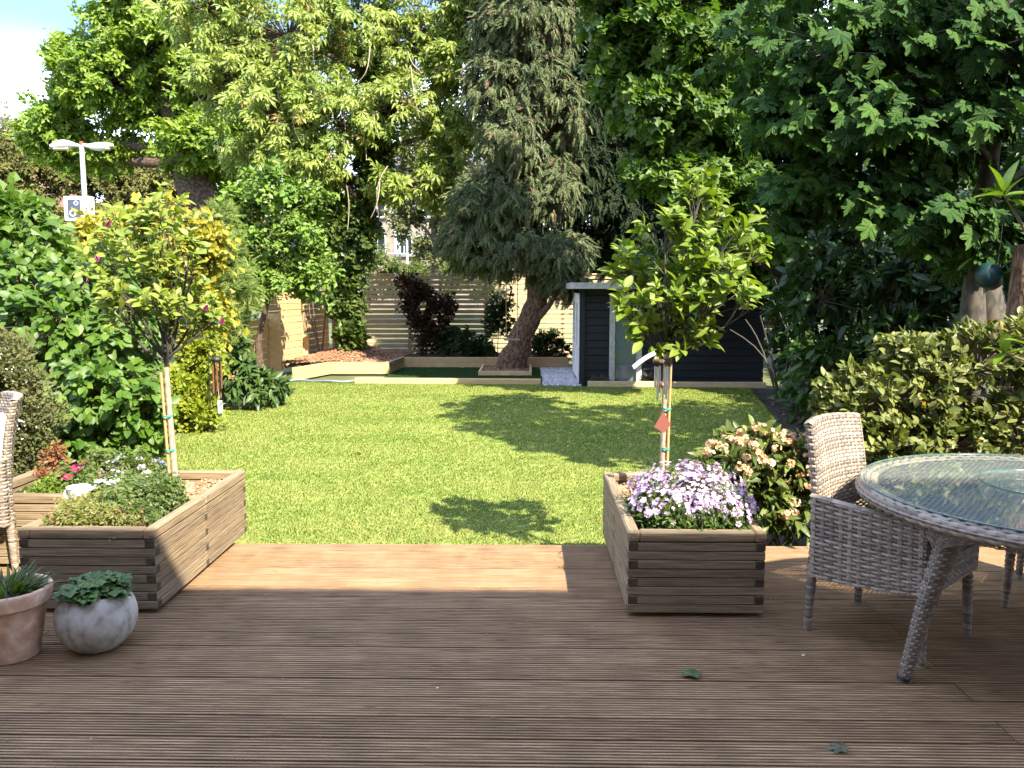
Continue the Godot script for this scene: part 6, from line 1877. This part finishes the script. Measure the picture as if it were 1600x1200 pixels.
func make_pots() -> void:
	# terracotta
	var o := thing("terracotta_pot", "terracotta flower pot with short green shoots at the left edge", "pot", V(-2.215, 0, -3.37))
	var b := MB.new()
	b.lathe(Vector3.ZERO, [Vector2(0, 0), Vector2(.105, 0), Vector2(.112, .006), Vector2(.148, .225), Vector2(.152, .232), Vector2(.164, .236), Vector2(.168, .243), Vector2(.174, .297), Vector2(.170, .304), Vector2(.158, .305), Vector2(.152, .297), Vector2(.146, .262), Vector2(0, .262)], 40)
	mi("pot_body", b.mesh(), M.terracotta, o)
	b = MB.new()
	b.lathe(V(0, .266, 0), [Vector2(.147, 0), Vector2(.08, .012), Vector2(0, .016)], 20)
	mi("soil", b.mesh(), M.soil, o)
	var blade := leaf_oval(0.06, 0.3, 0.5, 4)
	var T := []
	var C := []
	for k in 170:
		var a := rng.randf() * TAU
		var r := sqrt(rng.randf()) * .10
		var h := (V(cos(a), 0, sin(a)) * rf(.2, 1.3) + V(0, 1.2, 0)).normalized()
		var z := h.cross(Vector3.UP + rdir() * .3).normalized()
		var s := rf(.06, .13)
		T.append(Transform3D(Basis(h * s, z.cross(h) * s, z * s), o.position + V(cos(a) * r, .27, sin(a) * r)))
		C.append(Color(.06, .13, .02).lerp(Color(.18, .28, .06), rng.randf()))
	var p := thing("sprouting_bulbs", "tuft of narrow green shoots growing in the terracotta pot", "plant", o.position + V(0, .27, 0))
	copies("shoot", blade, M.leaf, p, T, C, p.position)
	# round bowl
	o = thing("concrete_bowl", "round grey concrete bowl planter standing on the deck", "bowl planter", V(-1.885, 0, -3.46))
	o.scale = Vector3.ONE * 0.94
	b = MB.new()
	var prof := [Vector2(0, 0), Vector2(.07, 0.0), Vector2(.10, .008)]
	for k in 10:
		var a := lerpf(-.95, .72, k / 9.0)
		prof.append(Vector2(cos(a) * .178, .152 + sin(a) * .172))
	prof.append_array([Vector2(.128, .268), Vector2(.118, .266), Vector2(.118, .255), Vector2(.125, .235), Vector2(0, .235)])
	b.lathe(Vector3.ZERO, prof, 48)
	mi("bowl", b.mesh(), M.concrete, o)
	b = MB.new()
	b.lathe(V(0, .237, 0), [Vector2(.122, 0), Vector2(0, .012)], 20)
	mi("soil", b.mesh(), M.soil, o)
	p = thing("geranium_plant", "low dark green plant with scalloped leaves filling the concrete bowl", "plant", o.position + V(0, .24, 0))
	# scalloped round leaf
	var lf := MB.new()
	var pts := []
	for k in 22:
		var a := lerpf(-2.75, 2.75, k / 21.0)
		var r := .5 * (1.0 + (.09 if k % 3 == 1 else -.06)) * (1.0 if absf(a) < 2.4 else .8)
		pts.append(V(.5 + cos(a) * r, .10 * cos(a * 4.0) - .10, sin(a) * r))
	for k in 21: lf.tri(V(.42, 0, 0), pts[k + 1], pts[k], Vector2(.4, .5), Vector2(pts[k + 1].x, .5 + pts[k + 1].z), Vector2(pts[k].x, .5 + pts[k].z))
	lf.tri(V(.42, 0, 0), pts[0], V(.2, -.02, 0)); lf.tri(V(.42, 0, 0), V(.2, -.02, 0), pts[21])
	face_up(lf)

	var mesh := plain(lf)
	var tones := []
	for k in 4:
		var m := leaf_mat(.55, .4, Color(.9, 1, .4), lin(lerpf(.05, .12, k / 3.0), lerpf(.14, .24, k / 3.0), lerpf(.016, .035, k / 3.0)))
		tones.append(m)
	for k in 90:
		var a := rng.randf() * TAU
		var r := sqrt(rng.randf()) * .165
		var y := .075 - r * r * 1.8 + rf(-.02, .02)
		var d := V(cos(a), rf(-.35, .15), sin(a)).normalized()
		var up := (Vector3.UP + V(cos(a), 0, sin(a)) * r * 4 + rdir() * .25).normalized()
		var z := d.cross(up).normalized()
		var s := rf(.05, .085)
		mi("leaf", mesh, tones[rng.randi() % 4], p, Transform3D(Basis(d * s, z.cross(d) * s, z * s), V(cos(a) * r * .8, y, sin(a) * r * .8) - d * s * .4))
	for k in 18:
		var a := rng.randf() * TAU
		b = MB.new()
		b.tube(curve(V(0, -.02, 0), V(cos(a) * .09, rf(.02, .06), sin(a) * .09), .15, .05, 3), taper(.003, .002, 3), 4)
		mi("stalk", b.mesh(), M.twig_green, p)
	# white cup on the planter's left rail
	o = thing("white_cup", "white china cup with a handle on the left planter's rail", "cup", V(-2.415, .4245, -4.33), 0.2)
	b = MB.new()
	b.lathe(Vector3.ZERO, [Vector2(0, 0), Vector2(.030, 0), Vector2(.032, .006), Vector2(.046, .03), Vector2(.056, .075), Vector2(.061, .08), Vector2(.060, .083), Vector2(.053, .078), Vector2(.042, .03), Vector2(0, .012)], 28)
	mi("cup_body", b.mesh(), M.china, o)
	b = MB.new()
	var hp := []
	for k in 9:
		var a := lerpf(-1.3, 1.3, k / 8.0)
		hp.append(V(-.046 - cos(a) * .026, .042 + sin(a) * .026, .0))
	b.tube(hp, taper(.006, .006, 8), 8)
	mi("handle", b.mesh(), M.china, o)


func make_small_things() -> void:
	# fallen leaves
	var fallen := leaf_maple()
	for q in [[V(.66, .006, -3.19), 1.2, .085, Color(.05, .11, .02), "fallen green leaf on the deck in front of the right planter", Vector3(.1, 0, .12)],
			[V(1.10, .006, -2.69), 3.0, .075, Color(.085, .10, .05), "dull grey green leaf on the deck near the lower right corner", Vector3(-.06, 0, .1)]]:
		var o := mi("fallen_leaf", fallen, leaf_mat(.5, .2, Color(.9, 1, .4), q[3].linear_to_srgb()), self, Transform3D((Basis.from_euler(q[5]) * Basis(Vector3.UP, q[1])).scaled(Vector3.ONE * q[2]), q[0] + V(0, .008, 0)))
		tag(o, q[4], "leaf")
	tag(mi("fallen_leaf", leaf_oval(.3, .3, .3, 4), leaf_mat(.5, .4, Color(1, .6, .2), lin(.55, .22, .03)), self, Transform3D(Basis(Vector3.UP, 2.0).scaled(Vector3.ONE * .11), V(-1.76, LAWN + .035, -8.62))), "small orange leaf lying on the sunny lawn", "leaf")
	# scraps on the deck
	for q in [[V(1.19, .004, -3.42), .016], [V(-.35, .004, -3.1), .01]]:
		var b := MB.new()
		b.box(Vector3.ZERO, V(q[1], .003, q[1] * .5), .001)
		var nm := "tiny white scrap on the shaded deck before the wicker chair" if q[0].x > 0 else "tiny pale chip on the shaded middle of the deck"
		tag(mi("scrap", b.mesh(), M.china, self, Transform3D(Basis(Vector3.UP, .4), q[0])), nm, "scrap")
	# crumbs, seed husks and bits of dry leaf that lie about on the deck
	var crumb := MB.new()
	crumb.tri(V(-.5, .02, -.3), V(.1, .12, .4), V(.5, .03, -.2)); crumb.tri(V(-.5, .02, -.3), V(.5, .03, -.2), V(.0, .0, -.5))
	var CT := []
	var CC := []
	for i in 260:
		var p := V(rf(-3.2, 3.0), rf(.002, .004), rf(-4.9, -2.0))
		if rng.randf() < .45: p = V(rf(-2.6, 1.6), .003, rf(-4.9, -3.7))
		CT.append(Transform3D(Basis(Vector3.UP, rng.randf() * TAU).scaled(Vector3.ONE * rf(.004, .013)), p))
		CC.append(Color(.10, .065, .035).lerp(Color(.34, .27, .15), rng.randf()))
	tag(copies("deck_litter", plain(crumb), M.chip, self, CT, CC), "tiny dry leaf crumbs and husks scattered over the deck", "litter", "", "stuff")
	# hose end at the far lawn edge
	var h := MB.new()
	var pts := []
	for k in 14: pts.append(V(-4.5 + k * .1, LAWN + .03 + .01 * sin(k), -15.45 - .10 * sin(k * .55)))
	h.tube(pts, taper(.02, .02, 13), 8)
	tag(mi("garden_hose", h.mesh(), mat(.13, .17, .22, .5), self), "grey garden hose lying at the far left corner of the lawn", "hose")
	# a few stones and clods on the soil borders
	var T := []
	var C := []
	var st := MB.new()
	st.lathe(Vector3.ZERO, [Vector2(0, -.3), Vector2(.4, -.2), Vector2(.5, .05), Vector2(.3, .3), Vector2(0, .36)], 7)
	for i in 2600:
		var z := rf(-14.5, -5.2)
		var left := rng.randf() < .6
		var x := rf(-4.9, -3.2) if left else rf(1.2, 4.0)
		if Geometry2D.is_point_in_polygon(Vector2(x, z), lawn_outline()): continue
		var s := rf(.015, .06)
		T.append(Transform3D(Basis(rdir(), rng.randf() * TAU).scaled(V(s, s * .7, s)), V(x, LAWN + .0, z)))
		C.append(Color(.03, .021, .014).lerp(Color(.12, .085, .06), rng.randf()))
	var cl := copies("soil_clods", plain(st), M.stone, self, T, C)
	tag(cl, "loose dark soil crumbs of the planting borders", "soil", "", "stuff")
